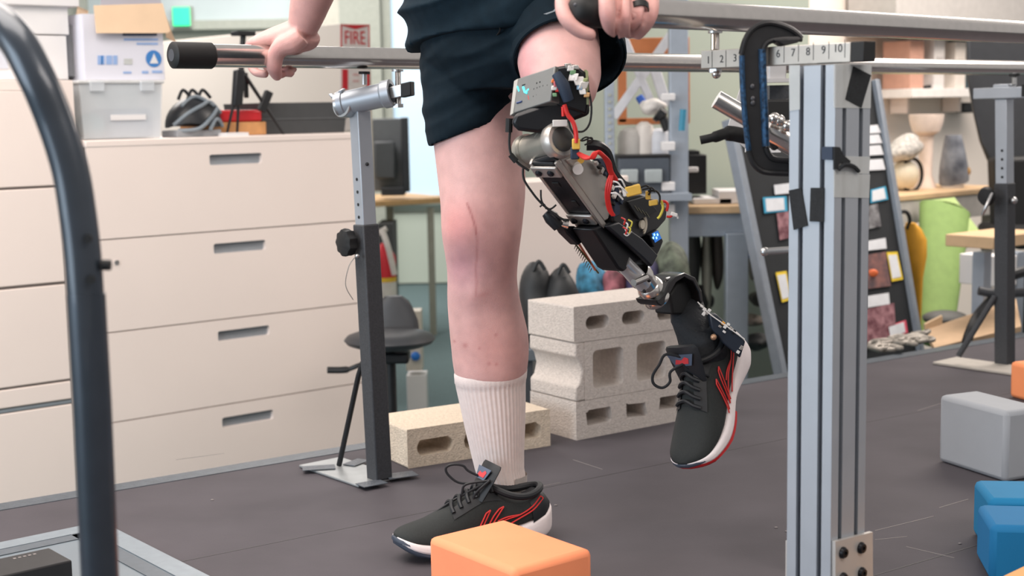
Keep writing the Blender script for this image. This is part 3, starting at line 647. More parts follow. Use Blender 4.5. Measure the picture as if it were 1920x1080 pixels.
for (x, w_, yt, col, lab) in sb:
    q = WX(x, 160, .14); q.z = zs + .0005; hh = WX(x, yt, .14).z - zs
    t = thing('shelf_carton', q, lab, 'box')
    MB().box(q + Z * hh / 2, (w_, .16, hh), (U, W, Z)).build('body', mat('carton_%d' % x, col, .7), t, bevel=.003)
    MB().box(q + Z * hh * .5 - W * .081, (w_ * .6, .002, hh * .25), (U, W, Z)).build('label_patch', mat('carton_l_%d' % x, tuple(int(c_ * .85) for c_ in col), .7), t)
q = WX(1742, 160, .2); q.z = zs
t = MB().tube(catmull([q + U * -.04 + Z * .008, q + Z * .012 + U * .02, q + U * .07 + Z * .02, q + U * .1 + Z * .045]), .008, 8).build('black_strap', M_rubber); tag(t, 'black strap lying on the front of the wall shelf', 'strap')
q = WX(1808, 202, .06); t = MB().box(q, (.11, .06, .055), (U, W, Z)).build('wall_hook', mat('dark_hook', (48, 50, 52), .5), None, bevel=.01); tag(t, 'dark bracket hook on the white wall left of the chair', 'hook')
# upper wall cabinet
a = WX(1680, 40, .3); b = WX(2300, 40, .3); z_ = WX(1700, 64, .3).z
t = MB().prism([V3((a.x, a.y, z_)), V3((b.x, b.y, z_)), V3((b.x, b.y, z_)) + W * .28, V3((a.x, a.y, z_)) + W * .28], Z * .6).build('wall_cupboard', mat('grey_laminate', (188, 184, 180), .6), None, bevel=.003); tag(t, 'pale grey wall cupboard at the top right', 'cupboard')
# green mat, yellow bucket lid, bench plank, chair
gm = thing('foam_mat_roll', P(1760, 610, 5.9), 'green foam mat rolled and leaning under the workbench', 'mat'); gm.location.z = FLOORZ
M_gr = mat('green_foam', (130, 158, 92), .8, var=.06); q0, q1 = P(1752, 640, 5.75), P(1772, 392, 6.15)
e1 = (q1 - q0).normalized(); e2 = V3((1, .2, 0)); e2 = (e2 - e1 * e2.dot(e1)).normalized(); e3 = e1.cross(e2)
rs = []
for k in (0, .3, .7, 1):
    c = q0.lerp(q1, k); w = .075 + .04 * k; rs.append([c + e2 * w * math.cos(a) + e3 * .05 * math.sin(a) for a in [2 * math.pi * i / 20 for i in range(20)]])
MB().rings(rs).build('outer_roll', M_gr, gm)
pts = [q1 + e1 * .002 + (e2 * math.cos(a) * 1.5 + e3 * math.sin(a) * .9) * (.012 + .0042 * a) for a in [i * .4 for i in range(38)]]
MB().tube(pts, .004, 5).build('spiral_edge', mat('green_foam_light', (172, 194, 128), .8), gm)
MB().prism([q1 + e2 * -.1, q1 + e2 * .03 + e1 * .06, q1 + e2 * .17 - e1 * .1, q1 + e2 * .1 - e1 * .18], e3 * -.02).build('loose_end', mat('green_foam_light', (172, 194, 128), .8), gm)
yb = thing('yellow_safety_sign', P(1712, 600, 5.7), 'yellow hinged board standing between the easel and the green mat', 'sign')
M_ye = mat('amber_plastic', (206, 150, 40), .5)
rs = []
for (y, xl, xr) in ((620, 1716, 1724), (520, 1708, 1730), (480, 1694, 1738), (450, 1690, 1738), (430, 1694, 1728), (418, 1700, 1716)):
    l, r = P(xl, y, 5.72), P(xr, y, 5.72); c = (l + r) / 2; w = (r - l).length / 2; rs.append([c + V3((math.cos(a) * w, math.sin(a) * .035, 0)) for a in [2 * math.pi * i / 16 for i in range(16)]])
MB().rings(rs).build('body', M_ye, yb, ang=60)
MB().tube(catmull([P(1686, 420, 5.7), P(1688, 400, 5.7), P(1700, 398, 5.7), P(1706, 412, 5.7), P(1702, 430, 5.7)]), .008, 8).build('handle', M_rubber, yb)
t = thing('cardboard_sheet', G(1820, 640) , 'tan cardboard sheet lying past the platform edge by the chair', 'cardboard')
a, b, c_, d_ = P(1735, 618, 5.2), P(1905, 560, 5.5), P(1915, 612, 5.1), P(1752, 652, 4.95)
MB().prism([a, b, c_, d_], V3((0, 0, -.02))).build('sheet', mat('tan_board', (196, 166, 134), .8), t)
MB().prism([a, a.lerp(b, .18), a.lerp(b, .18) + Z * .03, a + Z * .02], V3((0, .02, 0))).build('folded_edge', mat('tan_board2', (214, 186, 152), .8), t)
pk = thing('low_bench', P(1860, 460, 5.3), 'low wooden bench top behind the right hand stand', 'bench'); 
MB().box(P(1865, 447, 5.3), (.34, .2, .045), (U, W, Z)).build('seat_plank', M_wood, pk, bevel=.004)
q = P(1842, 460, 5.4); MB().box(V3((q.x, q.y, (q.z + FLOORZ) / 2 - .01)), (.05, .05, q.z - FLOORZ - .03), (U, W, Z)).build('leg', M_rail, pk)
q = P(1905, 460, 5.6); MB().box(V3((q.x, q.y, (q.z + FLOORZ) / 2 - .01)), (.05, .05, q.z - FLOORZ - .03), (U, W, Z)).build('leg', M_rail, pk)
q = P(1852, 505, 5.6); t = MB().box(q, (.09, .2, .12), (U, W, Z)).build('white_crate', M_box, None, bevel=.004); tag(t, 'white crate under the low wooden bench', 'crate')
och = thing('office_chair', P(1890, 600, 5.0), 'black office chair with a tall curved back at the right edge', 'chair'); och.location.z = FLOORZ
M_ch = mat('charcoal_mesh', (58, 60, 64), .6, var=.08)
d = 6.2
outl = [(1812, 60), (1815, 150), (1826, 210), (1838, 265), (1852, 300), (1862, 312), (1990, 300), (2010, 180), (2000, 60)]
c_f = [P(x, y, d + (.06 if 1830 < x < 1960 else 0)) for x, y in outl]
MB().prism(c_f, V3((.01, .05, 0))).build('backrest', M_ch, och, bevel=.015, seg=3)
MB().prism([P(1866, 296, 6.1), P(2010, 290, 6.1), P(2010, 430, 6.1), P(1872, 430, 6.1)], V3((0, .12, 0))).build('lumbar_panel', M_rubber, och, bevel=.02, seg=3)
MB().box(P(1930, 440, 6.05), (.3, .5, .08)).build('seat', M_rubber, och, bevel=.03, seg=3)
MB().tube(catmull([P(1835, 545, 5.0), P(1870, 550, 5.0), P(1930, 548, 5.05)]), .016, 10).build('base_arm', M_darkgrey, och)
MB().tube(catmull([P(1862, 560, 5.0), P(1835, 590, 5.0), P(1818, 625, 4.95), P(1806, 665, 4.95)]), .018, 10).build('base_leg', M_black, och)
MB().tube(catmull([P(1880, 530, 5.0), P(1900, 515, 5.0), P(1940, 505, 5.05)]), .02, 10).build('base_arm', M_black, och)
q = P(1935, 480, 6.0); MB().cyl(V3((q.x, q.y, FLOORZ + .06)), q, .03).build('gas_column', M_black, och)
for k in range(5):
    a = k * 1.2566; e = V3((q.x + .3 * math.cos(a), q.y + .3 * math.sin(a), FLOORZ + .04)); MB().tube([V3((q.x, q.y, FLOORZ + .1)), e], .022, 8).build('foot_arm', M_black, och)
t = MB().ball(P(1772, 596, 5.6), (.09, .08, .03)).build('grey_shoe_bag', mat('grey_bag', (92, 92, 90), .7)); tag(t, 'flat grey bag on the floor right of the green mat', 'bag')

# EXIT light
q = P(340, 31, 10.98); t = thing('exit_sign', q, 'glowing green exit light above the partition', 'sign')
MB().box(q, (.127, .03, .139)).build('lit_face', mat('exit_green', (40, 232, 150), .4, emit=1.0), t, bevel=.004); MB().box(q + V3((0, .06, 0)), (.145, .1, .157)).build('housing', M_mull, t)

# ================================================================== CONCRETE BLOCKS
M_conc = mat('grey_concrete', (206, 197, 190), .95, var=.10, scale=120, bump=.9, bscale=260)
M_conct = mat('tan_concrete', (218, 202, 182), .95, var=.12, scale=120, bump=.9, bscale=260)
def block(name, corner, ang, L_, D_, H_, holes, mt, label, rag=0.0, notch=None):
    x = hdir(ang); y = hdir(ang + 90)
    t = thing(name, corner + x * L_ / 2 + y * D_ / 2, label, 'block', 'concrete blocks')
    outer = [(0, 0), (L_, 0), (L_, H_), (0, H_)]
    hs = []
    for (cx, cz, w, h, r) in holes:
        pts = rrect(cx, cz, w, h, r, 6)
        if rag: pts = [(p[0] + rag * noise.noise(V3((p[0] * 90, p[1] * 90, 1))), p[1] + rag * noise.noise(V3((p[0] * 90, p[1] * 90, 7)))) for p in pts]
        hs.append(pts)
    if not notch:
        me = curve_mesh([outer] + hs, D_ / 2, frame(corner + y * D_ / 2, x, Z, x.cross(Z)))
        finish('body', me, mt, t, bevel=.004)
    else:
        me = curve_mesh([outer] + hs, (D_ - .0) / 2, frame(corner + y * D_ / 2, x, Z, x.cross(Z)))
        finish('body', me, mt, t, bevel=.006)
    return t
# left block, lying by itself
cL_ = G(765, 879)
block('concrete_block', cL_, 31, .392, .19, .092, [(.072, .044, .092, .038, .016), (.196, .044, .092, .038, .016), (.32, .044, .092, .038, .016)], M_conct, 'single tan concrete block lying by the stand base', .004)
s0 = G(1081, 826); SA = 36
h1_, h2_ = .097, .147
block('concrete_block', s0, SA, .392, .19, h1_, [(.075, .052, .08, .036, .005), (.196, .052, .07, .036, .005), (.315, .052, .075, .036, .005)], M_conc, 'bottom concrete block of the stack, with ragged slots', .012)
# middle block with a channelled end
x = hdir(SA); y = hdir(SA + 90); c = s0 + Z * (h1_ + .001)
mbk = thing('concrete_block', c + x * .196 + y * .095, 'middle concrete block of the stack, with two large square openings', 'block', 'concrete blocks')
e_ = .028
pts = []
outer = [(e_, 0), (.392, 0), (.392, h2_), (e_, h2_)]
me = curve_mesh([outer, rrect(.105, h2_ / 2, .1, .098, .014), rrect(.25, h2_ / 2, .1, .098, .014)], .095, frame(c + y * .095, x, Z, x.cross(Z)))
finish('body', me, M_conc, mbk, bevel=.004)
prof = [(0, 0), (e_ + .002, 0), (e_ + .002, h2_), (0, h2_), (0, h2_ - .035), (.012, h2_ - .045), (.02, h2_ * .5), (.012, .045), (0, .035)]
MB().prism([c + x * a + Z * b for a, b in prof], y * .19).build('channelled_end', M_conc, mbk, bevel=.004)
block('concrete_block', s0 + Z * (h1_ + h2_ + .002) - x * .004, SA - .5, .392, .19, .09, [(.075, .045, .075, .034, .0165), (.192, .045, .075, .034, .0165), (.31, .045, .075, .034, .0165)], M_conc, 'top concrete block of the stack, with rounded slots')

# ================================================================== FOAM BLOCKS
def foam(corner_px, z, ang, L_, D_, H_, col, label, near='f'):
    x = hdir(ang); y = hdir(ang + 90); c = corner_px + x * L_ / 2 + y * D_ / 2
    t = MB().box(c + Z * (H_ / 2), (L_, D_, H_), (x, y, Z)).build('yoga_block', mat('foam_' + label[:12].replace(' ', '_'), col, .75, var=.02, scale=20, bump=.06, bscale=500), None, bevel=.011, seg=2, ang=25)
    tag(t, label, 'yoga block', 'foam yoga blocks'); return t
zt_o = .108
Fp, Lp, Rp = G(964, 1069, zt_o), G(809, 1004, zt_o), G(1112, 1029, zt_o)
dR = (Rp - Fp); ang = math.degrees(math.atan2(dR.y, dR.x))
foam(V3((Fp.x, Fp.y, 0)), 0, ang, (Rp - Fp).length, (Lp - Fp).length, zt_o, (247, 150, 106), 'orange foam yoga block in front of the standing shoe')
g0 = G(1884, 906); gl = G(1764, 867); d_ = gl - g0; ang = math.degrees(math.atan2(d_.y, d_.x)) - 90
foam(g0, 0, ang, .11, d_.length + .01, .157, (158, 162, 168), 'grey foam yoga block at the right edge')
b0 = G(1866, 1092); bl = G(1833, 1058); d_ = (bl - b0); 
foam(G(1855, 1092), 0, -9, .229, .14, .100, (0, 108, 160), 'nearer blue foam yoga block below the grey one')
foam(G(1852, 1042), 0, -7, .229, .14, .106, (0, 118, 166), 'blue foam yoga block behind the other blue one')
foam(G(1938, 757), 0, 20, .229, .1, .102, (246, 150, 98), 'small glimpse of an orange foam block beyond the grey one')
q = P(1925, 1056, 1.75)
e0 = G(1868, 1080, .102); e1_ = G(1925, 1053, .102); ee = (e1_ - e0).normalized(); ea_ = math.degrees(math.atan2(ee.y, ee.x)); cq = e0 - ee * .06 - hdir(ea_ + 90) * .152
t = foam(V3((cq.x, cq.y, 0)), 0, ea_, .229, .152, .102, (232, 170, 110), 'peach foam block in the bottom right corner')
# ================================================================== PARALLEL BARS
def bar_d(x): return 3.135 * (4200 - 712) / (4200 - x)
fb0, fb1 = P(330, 103.5, bar_d(330)), P(2250, 133, bar_d(2250))
fbd = (fb1 - fb0).normalized()
bf = thing('far_parallel_bar', (fb0 + fb1) / 2, 'long steel parallel bar on the far side, held by the right hand', 'bar')
MB().cyl(fb0, fb1, .0232, n=32).build('rail', M_chrome, bf)
MB().tube([fb0 - fbd * .010, fb0 - fbd * .006, fb0 + fbd * .075, fb0 + fbd * .078], [.02, .0262, .0262, .024], 32).build('end_cap', M_rubber, bf)
MB().cyl(fb0 - fbd * .0105, fb0 - fbd * .007, .012).build('cap_centre', mat('grey_cap', (70, 72, 78), .5), bf)
nb0, nb1 = P(1100, 19, 2.02), P(2200, 75, 3.1); nbd = (nb1 - nb0).normalized(); nb1 = nb1 + nbd * 1.6
bn_ = thing('near_parallel_bar', (nb0 + nb1) / 2, 'steel parallel bar on the near side, running out of the top right', 'bar')
MB().cyl(nb0, nb1, .0212, n=32).build('rail', M_chrome, bn_)
MB().tube([nb0 - nbd * .026, nb0 - nbd * .024, nb0 - nbd * .018, nb0 - nbd * .008, nb0 + nbd * .05], [.006, .014, .020, .0238, .0242], 28).build('end_cap', M_rubber, bn_)
MB().ball(nb0 - nbd * .0245 + Z * .006 - W * .004, .003).build('cap_dimple', mat('grey_cap', (70, 72, 78), .5), bn_)

# ------------------------------------------------------------------ far left stand
def stand(bx, by, label, x_px_top, lean, ytop_low, ytop_up, group='bar stands'):
    base = G(bx, by); t = thing('bar_stand', base, label, 'stand', group)
    return base, t
base, s1 = stand(712, 902, 'adjustable bar stand with a dark lower post beside the single concrete block', 0, 0, 0, 0)
top1 = P(684, 420, base.y * 1.0); top2 = P(674, 205, base.y * .998)
def sqtube(a, b, w, name, mt, par, ax=None, bevel=.003):
    d = (b - a).normalized(); x = U - d * U.dot(d); x.normalize(); y = d.cross(x)
    c = (a + b) / 2
    return MB().box(c, (w, w, (b - a).length), (x, y, d)).build(name, mt, par, bevel=bevel)
lowc = P(686, 420, base.y)
sqtube(base + Z * .006, lowc, .042, 'lower_post', M_darkgrey, s1)
d_ = (lowc - base).normalized()
upc = lowc + d_ * (P(674, 208, base.y) - lowc).length
sqtube(lowc - d_ * .05, upc, .034, 'upper_post', M_alu, s1, bevel=.002)
for k in range(4):
    q = lowc + d_ * (.016 + k * .0275) - U * .0171; MB().cyl(q, q - U * .0008, .0036, n=10).build('hole', M_rubber, s1)
q = upc - d_ * .06 - W * .0172 ; MB().ball(upc - d_ * .115 - W * .018, .004).build('button', M_black, s1)
# base plate + tape
pc = G(668, 892); 
MB().box(V3((pc.x, pc.y, .004)) + U * .0 + W * .03, (.115, .25, .006), (U, W, Z)).build('base_plate', mat('grey_steel_plate', (150, 154, 156), .45, .4, var=.08), s1, bevel=.002)
for (x_, y_, w_, h__, a_) in ((598, 884, .075, .04, 10), (668, 874, .06, .035, 60), (752, 898, .07, .045, 25), (697, 914, .06, .04, 35)):
    q = G(x_, y_); MB().box(V3((q.x, q.y, .0092)), (w_, h__, .0014), (hdir(a_), hdir(a_ + 90), Z)).build('tape_patch', mat('dark_gaffer', (82, 88, 96), .45, var=.2, scale=60, bump=.6), s1)
# diagonal brace
MB().tube([G(636, 880) + Z * .01, P(672, 705, base.y + .05), P(680, 680, base.y + .04)], .0065, 10).build('brace', M_blackpc, s1)
# knob and wire
kc = P(650, 455, base.y - .01)
mb = MB(); n = 36
rs = [[kc + (-U) * hh + (W * math.cos(a) + Z * math.sin(a)) * r * (1 + .06 * math.cos(9 * a)) for a in [2 * math.pi * i / n for i in range(n)]] for r, hh in ((.02, -.012), (.028, -.01), (.03, 0), (.028, .01), (.016, .013))]
mb.rings(rs).build('knob', M_rubber, s1)
MB().cyl(kc + U * .012, kc + U * .03, .009).build('knob_stem', M_steel, s1)
MB().tube(catmull([P(666, 482, base.y - .02), P(654, 500, base.y - .03), P(648, 535, base.y - .03), P(662, 562, base.y - .02)]), .0009, 6).build('tether_wire', M_steel, s1)
MB().ball(P(670, 480, base.y - .035), .005).build('wire_stud', M_steel, s1)
# pipe saddle on top
sa, sb_ = P(638, 196, base.y + .0), P(728, 176, base.y - .03); sd = (sb_ - sa).normalized()
pr = [(.0005, -.004), (.018, -.004), (.0285, 0), (.0285, .01), (.0262, .012), (.0262, .088), (.030, .092), (.030, .108), (.021, .108), (.021, .085), (.0005, .085)]
MB().lathe([(r, hh * (sb_ - sa).length / .1) for r, hh in pr], sa, sd, 36).build('pipe_saddle', M_alu, s1, ang=30)
MB().lathe([(.012, 0), (.02, 0), (.02, -.004), (.027, -.004), (.027, .004), (.012, .004)], sa - sd * .002, sd, 28).build('saddle_ring', M_steel, s1)
ex_ = V3((-.62, -.78, .05)).normalized(); se_ = P(643, 197, base.y - .012)
MB().lathe([(.0185, -.03), (.027, -.03), (.027, .004), (.0255, .006), (.020, .006), (.0185, .004)], se_, ex_, 32, cap=False).build('saddle_mouth', M_steel, s1)
MB().lathe([(.001, 0), (.0186, 0), (.0186, .002), (.001, .002)], se_ - ex_ * .02, ex_, 28).build('mouth_back', mat('blue_grey_bore', (120, 140, 156), .4, .5), s1)
for a_ in (.6, 1.9, 3.1): 
    e = (W * math.cos(a_) + Z * math.sin(a_)); MB().box(sa + e * .028 - sd * .002, (.014, .01, .02), (e, sd, e.cross(sd))).build('saddle_tab', M_alu, s1, bevel=.002)
MB().box(sb_ + sd * .02, (.07, .022, .026), (sd, sd.cross(Z), Z)).build('square_insert', M_steel, s1, bevel=.002)
MB().box(sb_ + sd * .045, (.024, .026, .03), (sd, sd.cross(Z), Z)).build('insert_cap', M_rubber, s1, bevel=.002)
bp = P(746, 170, base.y - .035)
MB().cyl(bp - Z * .03, P(746, 130, base.y - .02), .0065, n=14).build('bolt', M_chrome, s1)
MB().cyl(bp - Z * .036, bp - Z * .028, .012, n=6).build('bolt_nut', M_steel, s1)
MB().cyl(P(745, 134, base.y - .02), P(745, 130.5, base.y - .02), .013).build('bolt_washer', M_steel, s1)
bp = P(683, 150, base.y - .01); MB().cyl(bp - Z * .01, P(683, 136, base.y - .01), .006, n=14).build('set_screw', M_steel, s1)
MB().cyl(P(683, 139, base.y - .01), P(683, 134, base.y - .01), .0125).build('screw_pad', M_rubber, s1)

# ------------------------------------------------------------------ far right stand
base2 = G(1884, 686); s2 = thing('bar_stand', base2, 'matching bar stand at the right edge in front of the office chair', 'stand', 'bar stands')
def atx(b, y): return P(lerp([(180, 1883), (690, 1886)], y), y, b.y)
sqtube(base2 + Z * .006, atx(base2, 343), .046, 'lower_post', M_darkgrey, s2); sqtube(atx(base2, 350), atx(base2, 182), .04, 'upper_post', M_alu, s2, bevel=.002)
for k in range(4):
    q = atx(base2, 282 + k * 16.5) - U * .0205 + W * -.004; MB().cyl(q, q - U * .0008, .0042, n=10).build('hole', M_rubber, s2)
q = G(1850, 690); MB().box(V3((q.x, q.y, .005)), (.13, .3, .008), (U, W, Z)).build('base_plate', mat('dusty_plate', (176, 170, 162), .7), s2, bevel=.002)
a, b = P(1830, 176, base2.y + .06), P(1960, 172, base2.y - .12)
ax = (b - a).normalized(); MB().box((a + b) / 2, ((b - a).length, .034, .034), (ax, ax.cross(Z), Z)).build('cross_bar', M_alu, s2, bevel=.003)
MB().box(atx(base2, 172), (.052, .044, .046), (ax, ax.cross(Z), Z)).build('cross_sleeve', M_alu, s2, bevel=.003)
MB().box(P(1925, 170, base2.y - .09), (.012, .036, .036), (ax, ax.cross(Z), Z)).build('cap_slot', M_rubber, s2)
MB().cyl(P(1902, 160, base2.y - .04), P(1902, 139, base2.y - .02), .007).build('bolt', M_steel, s2); MB().cyl(P(1902, 143, base2.y - .02), P(1902, 138, base2.y - .02), .016).build('bolt_pad', M_rubber, s2)
kc = P(1850, 368, base2.y - .03)
MB().lathe([(.002, -.014), (.024, -.012), (.03, 0), (.024, .012), (.002, .014)], kc, U, 20).build('knob', M_rubber, s2)
MB().tube(catmull([P(1860, 362, base2.y - .05), P(1850, 385, base2.y - .06), P(1842, 402, base2.y - .05)]), .005, 8).build('pin', M_steel, s2)
MB().tube([P(1797, 668, base2.y), P(1866, 555, base2.y)], .009, 10).build('brace', M_darkgrey, s2)
MB().ball(P(1901, 376, base2.y - .03), .011).build('stud', M_steel, s2)

# ------------------------------------------------------------------ aluminium column (slotted extrusion)
d0 = 1.94; cc0 = P(1562, 560, d0); cc0 = V3((cc0.x, cc0.y, 0)); S = .078
colt = thing('aluminium_column', cc0 + U * S / 2 + W * S / 2, 'slotted aluminium extrusion column standing under the near bar', 'column')
half = S / 2; sl = []
def side(p, d, nrm):
    out = []
    for k in (-.0185, .0185):
        for (t_, dep) in ((-.0042, 0), (-.0042, .004), (-.0085, .004), (-.0085, .012), (.0085, .012), (.0085, .004), (.0042, .004), (.0042, 0)):
            out.append(p + d * (k + t_) - nrm * dep)
    return out
X2, Y2 = V3((1, 0, 0)), V3((0, 1, 0)); poly = []
for (d, nrm) in ((X2, -Y2), (Y2, X2), (-X2, Y2), (-Y2, -X2)):
    poly.append(nrm * half - d * half); poly += side(nrm * half, d, nrm)
ztopc = P(1562, 121, d0).z
oc = cc0 + U * half + W * half
me = curve_mesh([[(p.x, p.y) for p in poly]], ztopc / 2, frame(oc + Z * ztopc / 2, U, W, Z))
finish('extrusion', me, M_alu, colt, bevel=.0008)
def FL(px, py, o=.0006): return PL(px, py, cc0 - U * o, U)       # left face
def FR(px, py, o=.0006): return PL(px, py, cc0 - W * o, W)       # right face
M_velcro = mat('black_hook_tape', (28, 32, 36), .85, var=.25, scale=200, bump=.5, bscale=900)
M_clear = mat('clear_tape', (214, 218, 218), .25, var=.05, scale=40, alpha=.45)
def patch(fn, pts, mt, name, vec, th=.0015): return MB().prism([fn(*p) for p in pts], vec * th).build(name, mt, colt)
patch(FR, [(1599, 124), (1632, 141), (1614, 202), (1584, 186)], M_velcro, 'hook_tape', -W)
patch(FL, [(1480, 357), (1503, 352), (1515, 423), (1489, 431)], M_velcro, 'hook_tape', -U); patch(FL, [(1521, 352), (1546, 352), (1545, 416), (1519, 415)], M_velcro, 'hook_tape', -U)
patch(FL, [(1542, 275), (1562, 275), (1562, 300), (1542, 299)], mat('navy_tape', (36, 50, 72), .5), 'tape', -U)
patch(FR, [(1562, 275), (1572, 276), (1578, 290), (1592, 302), (1588, 312), (1574, 304), (1566, 316), (1562, 318)], M_velcro, 'tape', -W, .003)
MB().tube(catmull([FR(1572, 318, .004), FR(1584, 309, .008), FR(1600, 312, .006), FR(1610, 321, .004)]), .003, 6).build('tape_curl', M_velcro, colt)
for (y0, y1) in ((120, 202), (292, 325), (325, 370)): patch(FR, [(1563, y0), (1634 - (y0 > 200) * 3, y0 + 2), (1632 - (y0 > 200) * 3, y1 + 1), (1563, y1)], M_clear, 'clear_tape', -W, .0006)
patch(FL, [(1480, 122), (1500, 122), (1500, 205), (1481, 208)], M_clear, 'clear_tape', -U, .0008)
# base plates with bolts
patch(FR, [(1560, 1014), (1630, 996), (1631, 1180), (1560, 1200)], mat('plate_alu', (196, 192, 188), .45, .5, var=.04), 'joining_plate', -W, .006)
bo = MB
for (x_, y_) in ((1580, 1036), (1614, 1027), (1580, 1084), (1615, 1074)):
    q = FR(x_, y_, .0066); MB().lathe([(.0085, 0), (.0085, .002), (.0065, .0055), (.003, .0058), (.003, .003), (.0003, .003)], q, -W, 18).build('bolt', mat('black_oxide', (36, 36, 40), .35, .6), colt)
q = FL(1478, 1040, 0) + W * .002; MB().box(V3((q.x, q.y, q.z - .08)) + U * .04, (.08, .006, .2), (U, W, Z)).build('joining_plate', mat('plate_alu', (196, 192, 188), .45, .5), colt)

# ------------------------------------------------------------------ numbered cross bar of the near stand
r0 = P(1314, 112, 2.17); rd = -W; rl = .275
ns = thing('numbered_slide_bar', r0 + rd * rl / 2, 'numbered aluminium slide bar marked 1 to 10 under the near bar', 'slide bar')
rz = 2.17 * 33 / FPX
MB().box(r0 + rd * rl / 2 + U * rz / 2, (rl, rz, rz), (rd, U, Z)).build('bar', mat('satin_alu', (192, 187, 180), .4, .6, var=.05, scale=30), ns, bevel=.001)
MB().box(r0 + rd * (rl + .011) + U * rz / 2, (.022, rz * .98, rz * 1.02), (rd, U, Z)).build('end_cap', M_rubber, ns, bevel=.001)
def RX(px, py, o=.0004): return PL(px, py, r0 - U * o, U)
M_num = mat('engraved_black', (50, 50, 54), .6)
for s_, x_, y_ in (('1', 1328, 113), ('2', 1353, 111), ('3', 1378, 109), ('4', 1404, 107), ('5', 1431, 104), ('6', 1459, 101), ('7', 1487, 99), ('8', 1515, 97), ('9', 1544, 94), ('10', 1571, 91)):
    text_obj('numeral', s_, .0155, RX(x_, y_), rd, Z, M_num, ns, ext=.0002)
for x_, y_ in ((1335, 111), (1361, 110), (1387, 108), (1415, 106), (1442, 104), (1470, 101), (1497, 99), (1525, 96), (1554, 94), (1584, 91)):
    q = RX(x_, y_); MB().box(q, (.0006, .0004, rz * .9), (rd, U, Z)).build('tick', M_num, ns)
q = P(1341, 118, 2.17) + U * .0
MB().cyl(P(1341, 96, 2.18), P(1341, 58, 2.2), .0065, n=16).build('bolt', M_chrome, ns); MB().cyl(P(1341, 62, 2.2), P(1341, 58, 2.2), .011).build('bolt_washer', M_steel, ns)
MB().cyl(P(1341, 136, 2.17), P(1341, 129, 2.17), .0105, n=6).build('bolt_nut', M_steel, ns); MB().ball(P(1343, 139, 2.165), .007).build('bolt_end', M_chrome, ns)

# ------------------------------------------------------------------ the rest of the near stand behind the column
nst = thing('near_bar_stand', P(1440, 700, 2.35), 'near bar stand hidden behind the column, with silver rod and black lever', 'stand'); nst.location.z = 0
ra, rb = P(1343, 186, 2.22), P(1530, 292, 2.22)
MB().cyl(ra, P(1412, 226, 2.22), .0145, n=28).build('rod', M_steel, nst)
MB().tube([P(1438, 240, 2.2), P(1446, 245, 2.2), P(1490, 270, 2.2)], [.018, .02, .02], 24).build('clamp_body', M_chrome, nst)
for (x_, y_) in ((1452, 222), (1462, 226), (1476, 236)): MB().ball(P(x_, y_, 2.17), .009, n=12, k=8).build('clamp_nut', M_chrome, nst)
MB().box(P(1462, 210, 2.25), (.05, .03, .04)).build('clamp_pad', M_rubber, nst, bevel=.004)
MB().box(P(1458, 262, 2.2), (.03, .02, .022), (V3((.8, 0, .5)), V3((0, 1, 0)), V3((-.5, 0, .8)))).build('clamp_pad', M_rubber, nst, bevel=.003)
MB().tube(catmull([P(1313, 263, 2.15), P(1340, 257, 2.15), P(1366, 250, 2.17), P(1400, 256, 2.2)]), [.0065] * 6 + [.0085] * 6 + [.012] * 7, 12).build('lever', M_rubber, nst)
q0, q1 = P(1400, 300, 2.32), P(1470, 140, 2.32)
MB().prism([P(1390, 160, 2.34), P(1412, 160, 2.34), P(1412, 290, 2.34), P(1362, 248, 2.34)], V3((0, .006, 0))).build('gusset_plate', mat('pale_gusset', (206, 204, 204), .5, .3), nst)
MB().box(P(1455, 125, 2.3), (.028, .03, .045)).build('post_cap', mat('pale_gusset', (206, 204, 204), .5, .3), nst, bevel=.002); MB().box(P(1455, 151, 2.3), (.044, .04, .006)).build('post_flange', mat('pale_gusset', (206, 204, 204), .5, .3), nst)
q = P(1462, 160, 2.34); MB().box(V3((q.x, q.y, q.z - .04)), (.04, .04, .08)).build('upper_sleeve', M_darkgrey, nst)
q = P(1520, 300, 2.42); MB().box(V3((q.x, q.y, q.z / 2)), (.04, .04, q.z), (U, W, Z)).build('post', M_darkgrey, nst, bevel=.002)
MB().tube([P(1432, 472, 2.1), P(1490, 468, 2.1)], .0055, 12).build('pin', M_steel, nst); MB().ball(P(1434, 472, 2.1), .0068).build('pin_tip', M_steel, nst)
MB().box(P(1430, 282, 2.28), (.05, .04, .006)).build('plate', M_box, nst)

# ------------------------------------------------------------------ C clamp
dC = 2.06
cl = thing('c_clamp', P(1410, 320, dC), 'large black C clamp gripping the numbered bar to the column', 'clamp')
M_iron = mat('black_iron', (44, 44, 46), .4, .5, var=.15, scale=40); M_blue = mat('worn_blue_rim', (58, 98, 138), .35, .5, col2=(24, 34, 48), scale=160)
outr = [(1503, 72), (1494, 62), (1478, 52), (1458, 45), (1440, 43), (1421, 48), (1406, 60), (1396, 78), (1390, 102), (1391, 150), (1394, 200), (1399, 250), (1403, 282), (1411, 304), (1424, 318), (1444, 324), (1505, 326)]
inr = [(1505, 303), (1455, 300), (1441, 292), (1436, 276), (1434, 230), (1431, 160), (1430, 105), (1433, 88), (1442, 78), (1460, 74), (1500, 76)]
MB().prism([P(x_, y_, dC) for x_, y_ in outr + inr], V3((0, .012, 0))).build('frame', M_iron, cl, bevel=.002)
def rim(pts, nm, r, mt, o=-.001): MB().tube(catmull([P(x_, y_, dC + o) for x_, y_ in pts], 4), r, 8).build(nm, mt, cl)
rim(outr[:9], 'rim', .0042, M_iron); rim([(1391, 104), (1392, 150), (1395, 200), (1400, 250), (1404, 282)], 'rim', .0042, M_blue); rim(outr[12:], 'rim', .0042, M_iron)
